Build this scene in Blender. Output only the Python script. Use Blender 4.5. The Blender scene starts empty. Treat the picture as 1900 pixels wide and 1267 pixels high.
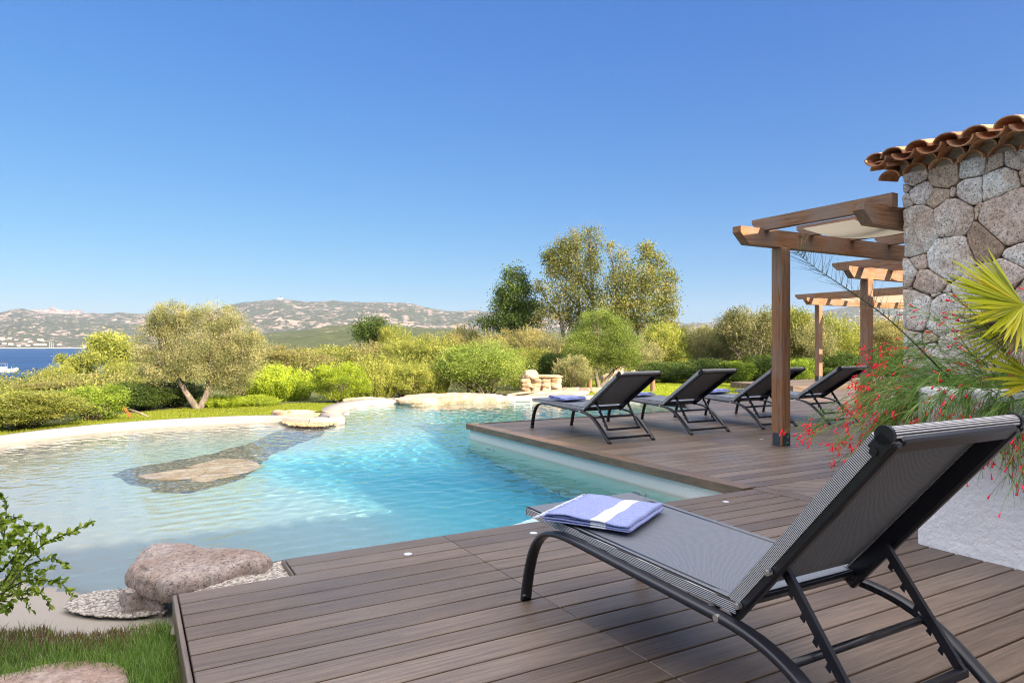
import bpy, bmesh, math, random
import numpy as np
from mathutils import Vector, Matrix
from mathutils import noise as mnoise
R = math.radians
random.seed(7); rng = np.random.default_rng(7)
sc = bpy.context.scene; COL = sc.collection
# ------------------------------------------------------------------ camera, sky, sun, exposure
F, HY, CX, H = 1260.0, 640.0, 950.0, 1.2           # focal length and horizon in photo pixels, eye height above the deck
cam = bpy.data.objects.new('camera', bpy.data.cameras.new('camera')); COL.objects.link(cam); sc.camera = cam
cam.location = (0, 0, H); cam.rotation_euler = (R(90), 0, 0)
cam.data.sensor_width = 36; cam.data.lens = 36*F/1900; cam.data.shift_y = (HY-633.5)/1900
cam.data.clip_start = .05; cam.data.clip_end = 30000
TH = math.atan2(.491, .871); CU, SU = math.cos(TH), math.sin(TH)
def W(u, v, z=0.): return Vector((CU*u-SU*v, SU*u+CU*v, z))      # deck axes (u along the boards, v towards the pool) to world
SUNK, SUNM = .55, 2.1
ts = (W(SUNK, -SUNM, 1)).normalized()
w = bpy.data.worlds.new('World'); sc.world = w; w.use_nodes = True
nt = w.node_tree; bg = nt.nodes['Background']; sk = nt.nodes.new('ShaderNodeTexSky'); sk.sky_type = 'NISHITA'
sk.sun_disc = False; sk.sun_elevation = math.asin(ts.z); sk.sun_rotation = math.atan2(ts.x, ts.y)
sk.altitude = 0; sk.air_density = 1.0; sk.dust_density = 0; sk.ozone_density = 3.0
sep = nt.nodes.new('ShaderNodeSeparateColor'); cmb = nt.nodes.new('ShaderNodeCombineColor'); nt.links.new(sk.outputs[0], sep.inputs[0])
SKYP, SKYG, SKYT, EXPO = (1.9, 3.3, 5.36), (1.25, .85, .42), (.095, .34, .80), 1.75     # camera response of the sky: pivot, slope, value at the pivot, exposure
for i in range(3):
    a = nt.nodes.new('ShaderNodeMath'); a.operation = 'DIVIDE'; a.inputs[1].default_value = SKYP[i]; nt.links.new(sep.outputs[i], a.inputs[0])
    b = nt.nodes.new('ShaderNodeMath'); b.operation = 'POWER'; b.inputs[1].default_value = SKYG[i]; nt.links.new(a.outputs[0], b.inputs[0])
    c = nt.nodes.new('ShaderNodeMath'); c.operation = 'MULTIPLY'; c.inputs[1].default_value = SKYT[i]/2**EXPO/.1; nt.links.new(b.outputs[0], c.inputs[0]); nt.links.new(c.outputs[0], cmb.inputs[i])
# sky brightened overhead, above the view: added fill light for the shaded areas
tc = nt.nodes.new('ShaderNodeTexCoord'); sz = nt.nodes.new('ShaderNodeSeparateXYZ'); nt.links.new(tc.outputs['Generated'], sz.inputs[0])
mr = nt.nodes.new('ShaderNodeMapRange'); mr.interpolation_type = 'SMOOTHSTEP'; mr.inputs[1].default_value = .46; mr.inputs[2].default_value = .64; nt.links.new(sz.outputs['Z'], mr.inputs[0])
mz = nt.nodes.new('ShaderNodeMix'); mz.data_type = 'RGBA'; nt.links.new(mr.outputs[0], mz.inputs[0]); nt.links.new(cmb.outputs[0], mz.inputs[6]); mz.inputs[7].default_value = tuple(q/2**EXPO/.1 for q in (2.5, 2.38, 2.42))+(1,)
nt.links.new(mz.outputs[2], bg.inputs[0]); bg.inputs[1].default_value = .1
sl = bpy.data.lights.new('sun', 'SUN'); sl.energy = 3.6; sl.angle = R(.5); sl.color = (1, .84, .62)
so = bpy.data.objects.new('sun', sl); COL.objects.link(so); so.rotation_euler = ts.to_track_quat('Z', 'Y').to_euler()
sl.cycles.is_caustics_light = True
sc.view_settings.view_transform = 'Standard'; sc.view_settings.look = 'None'; sc.view_settings.exposure = EXPO; sc.view_settings.gamma = 1
sc.cycles.use_denoising = True; sc.cycles.denoising_input_passes = 'RGB_ALBEDO_NORMAL'; sc.cycles.denoising_prefilter = 'NONE'; sc.cycles.use_adaptive_sampling = False; sc.cycles.filter_width = 1.1; sc.cycles.max_bounces = 8; sc.cycles.transparent_max_bounces = 12; sc.cycles.sample_clamp_indirect = 6

# ------------------------------------------------------------------ helpers
def G(px, py, z=0.):                                   # photo pixel on the plane of height z
    Y = (H-z)*F/(py-HY); return Vector(((px-CX)/F*Y, Y, z))
def P(px, py, Y): return Vector(((px-CX)/F*Y, Y, H-(py-HY)/F*Y))
def tag(o, label=None, cat=None, group=None, kind=None):
    if label: o['label'] = label
    if cat: o['category'] = cat
    if group: o['group'] = group
    if kind: o['kind'] = kind
    return o
def empty(name, loc=(0, 0, 0), rz=0, label=None, cat=None, group=None):
    o = bpy.data.objects.new(name, None); COL.objects.link(o); o.location = loc; o.rotation_euler = (0, 0, rz)
    o.empty_display_size = .2; return tag(o, label, cat, group)
def link(name, me, parent=None):
    o = bpy.data.objects.new(name, me); COL.objects.link(o)
    if parent: o.parent = parent
    return o
def copy_tree(o, parent=None):
    c = o.copy(); COL.objects.link(c)
    if parent: c.parent = parent
    for ch in list(o.children): copy_tree(ch, c)
    return c
class MB:
    def __init__(s): s.v = []; s.f = []; s.m = []; s.r = []; s.rv = 0.
    def add(s, vs, fs, mi=0):
        n = len(s.v); s.v += [tuple(a) for a in vs]; s.f += [tuple(i+n for i in f) for f in fs]; s.m += [mi]*len(fs); s.r += [s.rv]*len(vs)
    def box(s, c, d, M=None, mi=0, bev=0.):
        x, y, z = d[0]/2, d[1]/2, d[2]/2
        if bev:
            b = bev; vs = []
            for sx in (-1, 1):
                for sy in (-1, 1):
                    for sz in (-1, 1):
                        vs += [Vector((sx*x, sy*(y-b), sz*(z-b))), Vector((sx*(x-b), sy*y, sz*(z-b))), Vector((sx*(x-b), sy*(y-b), sz*z))]
            def I(a, b_, c_, k): return ((a > 0)*4+(b_ > 0)*2+(c_ > 0))*3+k
            fs = []
            for a in (-1, 1):
                fs += [[I(a, -1, -1, 0), I(a, 1, -1, 0), I(a, 1, 1, 0), I(a, -1, 1, 0)], [I(-1, a, -1, 1), I(-1, a, 1, 1), I(1, a, 1, 1), I(1, a, -1, 1)], [I(-1, -1, a, 2), I(1, -1, a, 2), I(1, 1, a, 2), I(-1, 1, a, 2)]]
                for b2 in (-1, 1):
                    fs += [[I(a, b2, -1, 0), I(a, b2, 1, 0), I(a, b2, 1, 1), I(a, b2, -1, 1)], [I(a, -1, b2, 0), I(a, 1, b2, 0), I(a, 1, b2, 2), I(a, -1, b2, 2)], [I(-1, a, b2, 1), I(1, a, b2, 1), I(1, a, b2, 2), I(-1, a, b2, 2)]]
                    for c2 in (-1, 1): fs.append([I(a, b2, c2, 0), I(a, b2, c2, 1), I(a, b2, c2, 2)])
        else:
            vs = [Vector((a*x, b*y, c_*z)) for a in (-1, 1) for b in (-1, 1) for c_ in (-1, 1)]
            fs = [(0, 1, 3, 2), (4, 6, 7, 5), (0, 4, 5, 1), (2, 3, 7, 6), (0, 2, 6, 4), (1, 5, 7, 3)]
        c = Vector(c)
        vs = [(M @ p if M is not None else p)+c for p in vs]
        s.add(vs, fs, mi)
    def tube(s, pts, rad, n=8, prof=None, mi=0, up=Vector((0, 0, 1)), cap=True):
        pts = [Vector(p) for p in pts]; N = len(pts)
        if not hasattr(rad, '__len__'): rad = [rad]*N
        vs = []
        last = None
        for i, p in enumerate(pts):
            t = (pts[min(i+1, N-1)]-pts[max(i-1, 0)]).normalized()
            a = up.cross(t) if last is None else last-t*last.dot(t)
            if a.length < 1e-4: a = Vector((1, 0, 0)).cross(t)
            a.normalize(); last = a; b = t.cross(a)
            pr = prof or [(math.cos(2*math.pi*k/n), math.sin(2*math.pi*k/n)) for k in range(n)]
            vs += [p+a*x*rad[i]+b*y*rad[i] for x, y in pr]
        n = len(pr); fs = [(i*n+k, i*n+(k+1) % n, (i+1)*n+(k+1) % n, (i+1)*n+k) for i in range(N-1) for k in range(n)]
        if cap: fs += [tuple(range(n-1, -1, -1)), tuple((N-1)*n+k for k in range(n))]
        s.add(vs, fs, mi)
    def build(s, name, mats, parent=None, smooth=False, rnd=False):
        me = bpy.data.meshes.new(name); me.from_pydata(s.v, [], s.f)
        for m in (mats if isinstance(mats, (list, tuple)) else [mats]): me.materials.append(m)
        me.polygons.foreach_set('material_index', s.m)
        if rnd: me.attributes.new('rnd', 'FLOAT', 'POINT').data.foreach_set('value', s.r)
        if smooth: me.shade_smooth()
        me.update(); return link(name, me, parent)
def npmesh(name, V, Fq, mat, parent=None, smooth=False, rnd=None, attrs=None):
    """big meshes: V (n,3), Fq (m,k)"""
    me = bpy.data.meshes.new(name or 'foliage'); V = np.asarray(V, np.float32); Fq = np.asarray(Fq, np.int32); k = Fq.shape[1]
    me.vertices.add(len(V)); me.vertices.foreach_set('co', V.ravel())
    me.loops.add(Fq.size); me.loops.foreach_set('vertex_index', Fq.ravel())
    me.polygons.add(len(Fq)); me.polygons.foreach_set('loop_start', np.arange(0, Fq.size, k, dtype=np.int32))
    me.polygons.foreach_set('loop_total', np.full(len(Fq), k, np.int32))
    me.update(calc_edges=True)
    for m in (mat if isinstance(mat, (list, tuple)) else [mat]): me.materials.append(m)
    if rnd is not None: me.attributes.new('rnd', 'FLOAT', 'POINT').data.foreach_set('value', np.asarray(rnd, np.float32))
    for a, vals in (attrs or {}).items(): me.attributes.new(a, 'FLOAT', 'POINT').data.foreach_set('value', np.asarray(vals, np.float32).ravel())
    if smooth: me.shade_smooth()
    return link(name, me, parent) if name else me
def vnoise(x, y, seed=0):                               # value noise, vectorised
    xi = np.floor(x).astype(np.int64); yi = np.floor(y).astype(np.int64); fx = x-xi; fy = y-yi
    fx = fx*fx*(3-2*fx); fy = fy*fy*(3-2*fy)
    def h(a, b):
        n = (a*374761393+b*668265263+seed*974711) & 0xffffffff; n = ((n ^ (n >> 13))*1274126177) & 0xffffffff
        return ((n ^ (n >> 16)) & 0xffff)/65535.
    return (h(xi, yi)*(1-fx)+h(xi+1, yi)*fx)*(1-fy)+(h(xi, yi+1)*(1-fx)+h(xi+1, yi+1)*fx)*fy
def fbm(x, y, o=5, seed=0):
    a = 1.; t = 0.; s = 0.
    for i in range(o): t = t+a*vnoise(x*2**i, y*2**i, seed+i); s += a; a *= .5
    return t/s
def sm(a, b, x):
    t = np.clip((x-a)/(b-a), 0, 1); return t*t*(3-2*t)

# ------------------------------------------------------------------ materials
class NT:
    def __init__(s, name, rough=.6, spec=.4):
        s.m = bpy.data.materials.new(name); s.m.use_nodes = True; s.n = s.m.node_tree; s.p = s.n.nodes['Principled BSDF']
        s.p.inputs['Roughness'].default_value = rough; s.p.inputs['Specular IOR Level'].default_value = spec; s.out = s.n.nodes['Material Output']
    def N(s, t, **k):
        n = s.n.nodes.new('ShaderNode'+t)
        for a, b in k.items():
            if a.startswith('i_'):
                key = a[2:]; n.inputs[int(key) if key.isdigit() else key.replace('_', ' ')].default_value = b
            else: setattr(n, a, b)
        return n
    def L(s, a, b): s.n.links.new(a, b)
    def co(s, kind='Object', scale=(1, 1, 1), rot=(0, 0, 0)):
        t = s.N('TexCoord'); m = s.N('Mapping'); m.inputs['Scale'].default_value = scale; m.inputs['Rotation'].default_value = rot
        s.L(t.outputs[kind], m.inputs[0]); return m.outputs[0]
    def noise(s, scale, detail=4, rough=.55, co=None, dist=0):
        n = s.N('TexNoise'); n.inputs['Scale'].default_value = scale; n.inputs['Detail'].default_value = detail; n.inputs['Roughness'].default_value = rough; n.inputs['Distortion'].default_value = dist
        if co is not None: s.L(co, n.inputs['Vector'])
        return n.outputs['Fac']
    def ramp(s, fac, stops, interp='LINEAR'):
        r = s.N('ValToRGB'); e = r.color_ramp.elements; r.color_ramp.interpolation = interp
        while len(e) < len(stops): e.new(.5)
        for q, (p_, c) in zip(e, stops): q.position = p_; q.color = (*c, 1) if len(c) == 3 else c
        s.L(fac, r.inputs[0]); return r.outputs[0]
    def mix(s, fac, a, b, mode='MIX'):
        m = s.N('Mix', data_type='RGBA', blend_type=mode)
        for sock, val in ((m.inputs[0], fac), (m.inputs[6], a), (m.inputs[7], b)):
            if hasattr(val, 'links'): s.L(val, sock)
            elif isinstance(val, (int, float)): sock.default_value = val
            else: sock.default_value = (*val, 1)
        return m.outputs[2]
    def math(s, op, a, b=0., c=None):
        m = s.N('Math', operation=op)
        for i, val in enumerate((a, b, c)):
            if val is None: continue
            if hasattr(val, 'links'): s.L(val, m.inputs[i])
            else: m.inputs[i].default_value = val
        return m.outputs[0]
    def attr(s, name): return s.N('Attribute', attribute_name=name).outputs['Fac']
    def bump(s, h, strength=.3, dist=.01):
        b = s.N('Bump'); b.inputs['Strength'].default_value = strength; b.inputs['Distance'].default_value = dist; s.L(h, b.inputs['Height']); s.L(b.outputs[0], s.p.inputs['Normal']); return b
    def col(s, c):
        if hasattr(c, 'links'): s.L(c, s.p.inputs['Base Color'])
        else: s.p.inputs['Base Color'].default_value = (*c, 1)
        return s
def plain(name, c, rough=.6, spec=.4, metal=0.):
    m = NT(name, rough, spec); m.col(c); m.p.inputs['Metallic'].default_value = metal; return m.m
def m_leaf(name, cols, transl=.22, rough=.55, spec=.25):
    m = NT(name, rough, spec); r = m.attr('rnd'); oi = m.N('ObjectInfo').outputs['Random']
    c = m.ramp(r, [(i/(len(cols)-1), c) for i, c in enumerate(cols)])
    v = m.math('MULTIPLY_ADD', oi, .45, .8); c = m.mix(1., c, v, 'MULTIPLY'); m.col(c)
    t = m.N('BsdfTranslucent'); hs = m.mix(1., c, (1.5, 1.6, .7), 'MULTIPLY'); m.L(hs, t.inputs[0])
    mx = m.N('MixShader'); mx.inputs[0].default_value = transl; m.L(m.p.outputs[0], mx.inputs[1]); m.L(t.outputs[0], mx.inputs[2]); m.L(mx.outputs[0], m.out.inputs[0]); return m.m
M = {}
def deck_mat(name, c1, c2, c3):
    m = NT(name, .42, .5); t = m.N('TexCoord').outputs['Object']; r = m.attr('rnd')
    cb = m.N('CombineXYZ'); m.L(m.math('MULTIPLY', r, 37.), cb.inputs[0]); m.L(m.math('MULTIPLY', r, 11.), cb.inputs[1])
    va = m.N('VectorMath', operation='ADD'); m.L(t, va.inputs[0]); m.L(cb.outputs[0], va.inputs[1])
    mp = m.N('Mapping'); mp.inputs['Scale'].default_value = (1.6, 42, 10); m.L(va.outputs[0], mp.inputs[0])
    g = m.noise(1.6, 6, .65, mp.outputs[0], .6); mp2 = m.N('Mapping'); mp2.inputs['Scale'].default_value = (.9, 3, 3); m.L(va.outputs[0], mp2.inputs[0])
    g2 = m.noise(1.2, 4, .6, mp2.outputs[0])
    base = m.ramp(r, [(0, c1), (.5, c2), (1, c3)])
    c = m.mix(m.ramp(g, [(.38, (0, 0, 0)), (.62, (1, 1, 1))]), m.mix(1., base, (.62, .6, .6), 'MULTIPLY'), base)
    c = m.mix(1., c, m.ramp(g2, [(.3, (.82, .82, .84)), (.7, (1.15, 1.13, 1.1))]), 'MULTIPLY'); m.col(c)
    stain = m.noise(.9, 3, .5, t); m.L(m.ramp(stain, [(.35, (.3,)*3), (.65, (.52,)*3)]), m.p.inputs['Roughness'])
    m.bump(g, .7, .004); return m.m
M['deck'] = deck_mat('deck_board', (.135, .096, .067), (.175, .129, .094), (.225, .171, .127))
M['deck_edge'] = deck_mat('deck_edge_board', (.14, .085, .05), (.16, .1, .06), (.18, .115, .07))
M['under'] = plain('deck_underframe', (.02, .018, .016), .9)
def wood_mat():
    m = NT('larch_timber', .6, .3); t = m.N('TexCoord').outputs['Object']; r = m.attr('rnd')
    cb = m.N('CombineXYZ'); m.L(m.math('MULTIPLY', r, 31.), cb.inputs[0]); va = m.N('VectorMath', operation='ADD'); m.L(t, va.inputs[0]); m.L(cb.outputs[0], va.inputs[1])
    mp = m.N('Mapping'); mp.inputs['Scale'].default_value = (22, 22, 1.2); m.L(va.outputs[0], mp.inputs[0])
    return m, va.outputs[0]
def wood(name, axis):
    m, va = wood_mat(); m.m.name = name
    sc_ = {'x': (1.1, 20, 20), 'y': (20, 1.1, 20), 'z': (20, 20, 1.1)}[axis]
    mp = m.N('Mapping'); mp.inputs['Scale'].default_value = sc_; m.L(va, mp.inputs[0])
    g = m.noise(1.5, 6, .6, mp.outputs[0], 1.2); mp3 = m.N('Mapping'); mp3.inputs['Scale'].default_value = tuple(max(1.2, q/5) for q in sc_); m.L(va, mp3.inputs[0])
    kn = m.N('TexVoronoi'); kn.inputs['Scale'].default_value = 1.3; m.L(mp3.outputs[0], kn.inputs['Vector'])
    c = m.ramp(g, [(.25, (.10, .045, .022)), (.5, (.3, .145, .065)), (.75, (.45, .24, .12))])
    c = m.mix(m.ramp(kn.outputs['Distance'], [(.06, (1, 1, 1)), (.16, (0, 0, 0))]), c, (.045, .02, .012))
    grey = m.noise(2.2, 4, .6, va); c = m.mix(m.ramp(grey, [(.38, (0, 0, 0)), (.68, (.7,)*3)]), c, (.26, .21, .175)); m.col(c); m.bump(g, .4, .006); return m.m
for a in 'xyz': M['wood_'+a] = wood('larch_timber_'+a, a)
M['steel'] = plain('post_shoe_steel', (.05, .075, .1), .45, .5, .3)
M['bolt'] = plain('stainless_bolt', (.6, .6, .6), .3, .5, 1.)
M['frame'] = plain('anthracite_powder_coat', (.012, .013, .02), .3, .5)
M['cap'] = plain('black_plastic', (.012, .012, .014), .45, .4)
def sling(name, sc1, c1, c2, lines):
    m = NT(name, .55, .35); co = m.co('Object')
    if lines:
        wv = m.N('TexWave', wave_type='BANDS', bands_direction=lines); wv.inputs['Scale'].default_value = sc1; m.L(co, wv.inputs['Vector']); f = m.ramp(wv.outputs['Fac'], [(.35, (0, 0, 0)), (.6, (1, 1, 1))])
    else:
        ck = m.N('TexChecker'); ck.inputs['Scale'].default_value = sc1; m.L(co, ck.inputs['Vector']); f = ck.outputs['Fac']
    n = m.noise(500, 2, .5, co); m.col(m.mix(1., m.mix(f, c1, c2), m.ramp(n, [(.3, (.75,)*3), (.7, (1.2,)*3)]), 'MULTIPLY')); m.bump(f, .4, .001); return m.m
M['sling'] = sling('woven_grey_sling', 330., (.105, .115, .135), (.2, .225, .265), None)
M['slingb'] = sling('woven_grey_sling_back', 330., (.09, .095, .11), (.26, .28, .32), None)
M['wrap'] = sling('wrapped_sling_edge', 52., (.018, .018, .02), (.62, .62, .62), 'Z')
M['wrapx'] = sling('wrapped_sling_side', 52., (.018, .018, .02), (.62, .62, .62), 'X')
def stucco():
    m = NT('white_rough_render', .85, .25); co = m.co('Object'); n = m.noise(26, 5, .6, co); n2 = m.noise(90, 3, .6, co); d = m.noise(1.3, 4, .6, co)
    m.col(m.mix(m.ramp(d, [(.35, (0, 0, 0)), (.75, (1, 1, 1))]), (.93, .92, .9), (.86, .85, .83))); m.bump(m.math('ADD', m.ramp(n, [(.35, (0, 0, 0)), (.6, (1, 1, 1))]), m.math('MULTIPLY', n2, .35)), .6, .006); return m.m
M['stucco'] = stucco()
def granite(name, stops, spk=.5, attr=False, bumpd=.012, scale=1.):
    m = NT(name, .8, .3); co = m.co('Object')
    big = m.noise(3.2*scale, 5, .6, co, .4); sp = m.noise(62*scale, 3, .75, co); sp2 = m.noise(24*scale, 4, .75, co)
    c = m.ramp(m.attr('rnd') if attr else big, stops)
    if attr: c = m.mix(m.ramp(big, [(.42, (0, 0, 0)), (.62, (.75,)*3)]), c, (.52, .36, .25))
    c = m.mix(1., c, m.ramp(sp2, [(.35, (.66,)*3), (.65, (1.22,)*3)]), 'MULTIPLY')
    c = m.mix(m.math('MULTIPLY', m.ramp(sp, [(.38, (1, 1, 1)), (.46, (0, 0, 0))]), spk), c, (.05, .045, .045)); m.col(c)
    m.bump(m.math('ADD', m.noise(14*scale, 6, .65, co), m.math('MULTIPLY', sp, .25)), .7, bumpd); return m.m
M['granite'] = granite('granite_blocks', [(0, (.86, .82, .75)), (.35, (.78, .71, .62)), (.6, (.70, .57, .49)), (.8, (.64, .48, .33)), (1, (.27, .18, .13))], .85, True)
M['mortar'] = plain('dark_joint', (.15, .12, .10), .95)
M['boulder'] = granite('pink_granite_boulder', [(.3, (.2, .125, .08)), (.45, (.33, .25, .205)), (.6, (.4, .335, .295)), (.8, (.28, .185, .12))], .75, bumpd=.02)
M['rock'] = granite('warm_granite_slab', [(.3, (.36, .2, .1)), (.5, (.58, .43, .29)), (.7, (.64, .54, .42))], .25, bumpd=.02)
M['pinkrock'] = granite('submerged_pink_rock', [(.3, (.4, .26, .21)), (.5, (.52, .38, .32)), (.75, (.62, .5, .43))], .3)
M['slab'] = granite('reddish_stepping_slab', [(.3, (.26, .15, .115)), (.5, (.37, .26, .21)), (.75, (.46, .38, .33))], .4, bumpd=.02, scale=1.6)
def tile_mat():
    m = NT('terracotta_tile', .8, .25); co = m.co('Object'); r = m.attr('rnd'); n = m.noise(9, 5, .6, co); n2 = m.noise(45, 3, .6, co)
    c = m.ramp(r, [(0, (.42, .17, .08)), (.5, (.56, .26, .125)), (1, (.64, .36, .19))]); c = m.mix(m.ramp(n, [(.45, (0, 0, 0)), (.7, (.8,)*3)]), c, (.2, .14, .1)); c = m.mix(m.ramp(n2, [(.6, (0, 0, 0)), (.75, (.5,)*3)]), c, (.55, .5, .4)); m.col(c); m.bump(n2, .4, .005); return m.m
M['tile'] = tile_mat()
M['mortar_l'] = plain('roof_mortar', (.42, .38, .33), .9)
def bark(name, a, b, s=12):
    m = NT(name, .9, .2); co = m.co('Object', (1, 1, .25)); n = m.noise(s, 6, .7, co, .8); m.col(m.ramp(n, [(.3, a), (.7, b)])); m.bump(n, .8, .02); return m.m
M['bark'] = bark('olive_bark', (.09, .07, .055), (.36, .3, .25)); M['twig'] = bark('pale_twig', (.14, .105, .08), (.38, .31, .25)); M['darktwig'] = bark('dark_twig', (.035, .045, .025), (.1, .11, .06))
G_ = {
 'silver': [(.085, .10, .036), (.19, .195, .078), (.33, .31, .145), (.47, .41, .21)],
 'olive': [(.075, .10, .018), (.18, .21, .038), (.32, .33, .068), (.46, .44, .11)],
 'lime': [(.08, .13, .012), (.19, .26, .02), (.33, .4, .03), (.48, .54, .05)],
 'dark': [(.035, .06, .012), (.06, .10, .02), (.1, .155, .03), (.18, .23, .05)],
 'tan': [(.13, .125, .04), (.25, .23, .08), (.38, .33, .13), (.5, .42, .19)],
 'euc': [(.07, .1, .025), (.15, .18, .045), (.28, .27, .08), (.40, .29, .1)],
 'round': [(.07, .11, .018), (.17, .24, .038), (.3, .37, .075), (.44, .49, .13)],
 'near': [(.09, .15, .015), (.18, .26, .025), (.28, .37, .04), (.42, .48, .08)]}
for k, v in G_.items(): M['l_'+k] = m_leaf('leaves_'+k, v)
M['grass'] = m_leaf('grass_blades', [(.06, .12, .025), (.11, .2, .04), (.19, .3, .08), (.36, .42, .2)], .4)
M['grass_far'] = m_leaf('lawn_blades', [(.16, .2, .02), (.24, .29, .025), (.32, .36, .035), (.42, .44, .07)], .4)
M['palm'] = m_leaf('fan_palm_leaf', [(.12, .16, .015), (.32, .35, .02), (.5, .48, .03), (.5, .38, .04)], .25, .4)
M['palmdead'] = m_leaf('dead_palm_leaf', [(.12, .09, .07), (.2, .16, .13), (.3, .25, .2)], .1)
M['rstem'] = m_leaf('firecracker_stem', [(.07, .17, .02), (.13, .27, .03), (.22, .38, .06), (.36, .45, .14)], .2)
M['flower'] = m_leaf('red_tubular_flower', [(.72, .01, .035), (.82, .02, .07), (.88, .06, .12)], .3)
# ------------------------------------------------------------------ ground, pool, sea, hills
WZ = -.23
POOL = [W(.45, 3.72), W(.75, 3.9), W(4.5, 3.9), W(4.5, 9.28), W(9.1, 9.28), W(10.97, 11.3)]
POOL += [Vector(p) for p in [(4.1, 15.8, 0), (3.3, 17.0, 0), (2.1, 17.4, 0), (.69, 17.4, 0), (-.9, 16.9, 0), (-2.2, 16.7, 0), (-2.8, 16.5, 0), (-3.35, 16.1, 0), (-3.6, 15.3, 0), (-3.6, 14.3, 0),
         (-3.35, 13.2, 0), (-3.1, 12.5, 0), (-3.2, 12.15, 0), (-3.6, 12.1, 0), (-4.0, 12.3, 0), (-4.4, 12.5, 0), (-5.0, 12.4, 0), (-5.6, 12.1, 0), (-6.3, 11.6, 0), (-6.8, 11.0, 0), (-7.15, 10.3, 0), (-7.3, 9.5, 0),
         (-7.25, 8.6, 0), (-6.9, 7.6, 0), (-6.3, 6.4, 0), (-5.3, 5.1, 0), (-4.2, 4.1, 0), (-3.3, 3.45, 0), (-2.6, 3.15, 0), (-2.0, 3.12, 0), (-1.5, 3.2, 0), (-1.25, 3.3, 0)]]
PV = np.array([(p.x, p.y) for p in POOL])
def seg_dist(X, Y, pts, closed=True):
    d = np.full(X.shape, 1e9); n = len(pts)
    for i in range(n if closed else n-1):
        a = pts[i]; b = pts[(i+1) % n]; e = b-a; t = np.clip(((X-a[0])*e[0]+(Y-a[1])*e[1])/(e@e+1e-12), 0, 1)
        d = np.minimum(d, np.hypot(X-a[0]-e[0]*t, Y-a[1]-e[1]*t))
    return d
def sdist(X, Y, pts):                                  # positive inside
    ins = np.zeros(X.shape, bool); n = len(pts)
    for i in range(n):
        a = pts[i]; b = pts[(i+1) % n]
        c = ((a[1] > Y) != (b[1] > Y)) & (X < (b[0]-a[0])*(Y-a[1])/(b[1]-a[1]+1e-12)+a[0]); ins ^= c
    return np.where(ins, 1, -1)*seg_dist(X, Y, pts)
def zg(X, Y):
    X = np.asarray(X, float); Y = np.asarray(Y, float); a = X/np.maximum(Y, 3.)
    z = -.12-.014*np.maximum(Y-8, 0)*sm(4., 0., X)*sm(26, 20, Y)-.014*14*sm(4., 0., X)*sm(20, 26, Y)
    z = z-.03*sm(9, 14, Y)
    Lf = sm(-.50, -.66, a)
    far = np.maximum(Y-24, 0); z = z-Lf*.088*np.minimum(far, 200)-(1-Lf)*np.where(far < 60, .02*far, 1.2+.004*(far-60))
    z = z+(fbm(X*.05, Y*.05, 3, 5)-.5)*sm(24, 60, Y)*1.2
    return np.maximum(z, -16)
def gridmesh(name, xs, ys, zf, mat, mask=None, attrs=None, smooth=True, kind='structure'):
    X, Y = np.meshgrid(xs, ys); Z = zf(X, Y); nx, ny = len(xs), len(ys)
    i = np.arange(nx*ny).reshape(ny, nx); Fq = np.stack([i[:-1, :-1], i[:-1, 1:], i[1:, 1:], i[1:, :-1]], -1).reshape(-1, 4)
    V = np.stack([X, Y, Z], -1).reshape(-1, 3); at = {k: f(X, Y).ravel() for k, f in (attrs or {}).items()}
    if mask is not None:
        k = mask(X, Y).ravel(); Fq = Fq[k[Fq].any(1)]; used = np.unique(Fq); mp = np.full(len(V), -1); mp[used] = np.arange(len(used)); V = V[used]; Fq = mp[Fq]; at = {a: b[used] for a, b in at.items()}
    o = npmesh(name, V, Fq, mat, smooth=smooth, attrs=at); tag(o, kind=kind); return o
# ground sheet
def geo(a, b, r):
    out = [a]; st = .25
    while out[-1] < b: st *= r; out.append(out[-1]+st)
    return out
xs = np.array([-x for x in geo(13, 9000, 1.16)[::-1]]+list(np.arange(-12.9, 13, .1))+geo(13, 9000, 1.16)); ys = np.array([-y for y in geo(5, 500, 1.25)[::-1]]+list(np.arange(-4.9, 27, .1))+geo(27, 9000, 1.12))
def zground(X, Y):
    s = np.where((np.abs(X) < 14) & (Y < 20) & (Y > 1), 1, 0).astype(bool); z = zg(X, Y); d = np.full(X.shape, -1.); d[s] = sdist(X[s], Y[s], PV)
    u = CU*X+SU*Y; v = -SU*X+CU*Y
    z = np.where(d > -.045, z-3.2, z); dk = (u > .25) & (v < 3.7) & (u < 30) | (u > 4.6) & (v < 9.2) & (u < 30); return np.where(dk & (d <= -.045), z-.12, z)
m = NT('ground_soil', .95, .1); co = m.co('Object'); n = m.noise(1.6, 6, .65, co); n2 = m.noise(.06, 5, .6, co)
m.col(m.mix(m.ramp(n2, [(.4, (0, 0, 0)), (.6, (1, 1, 1))]), m.ramp(n, [(.3, (.05, .07, .02)), (.7, (.11, .13, .04))]), m.ramp(n, [(.3, (.07, .08, .03)), (.7, (.2, .17, .09))]))); M['ground'] = m.m
gridmesh('ground', xs, ys, zground, M['ground'])
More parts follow.
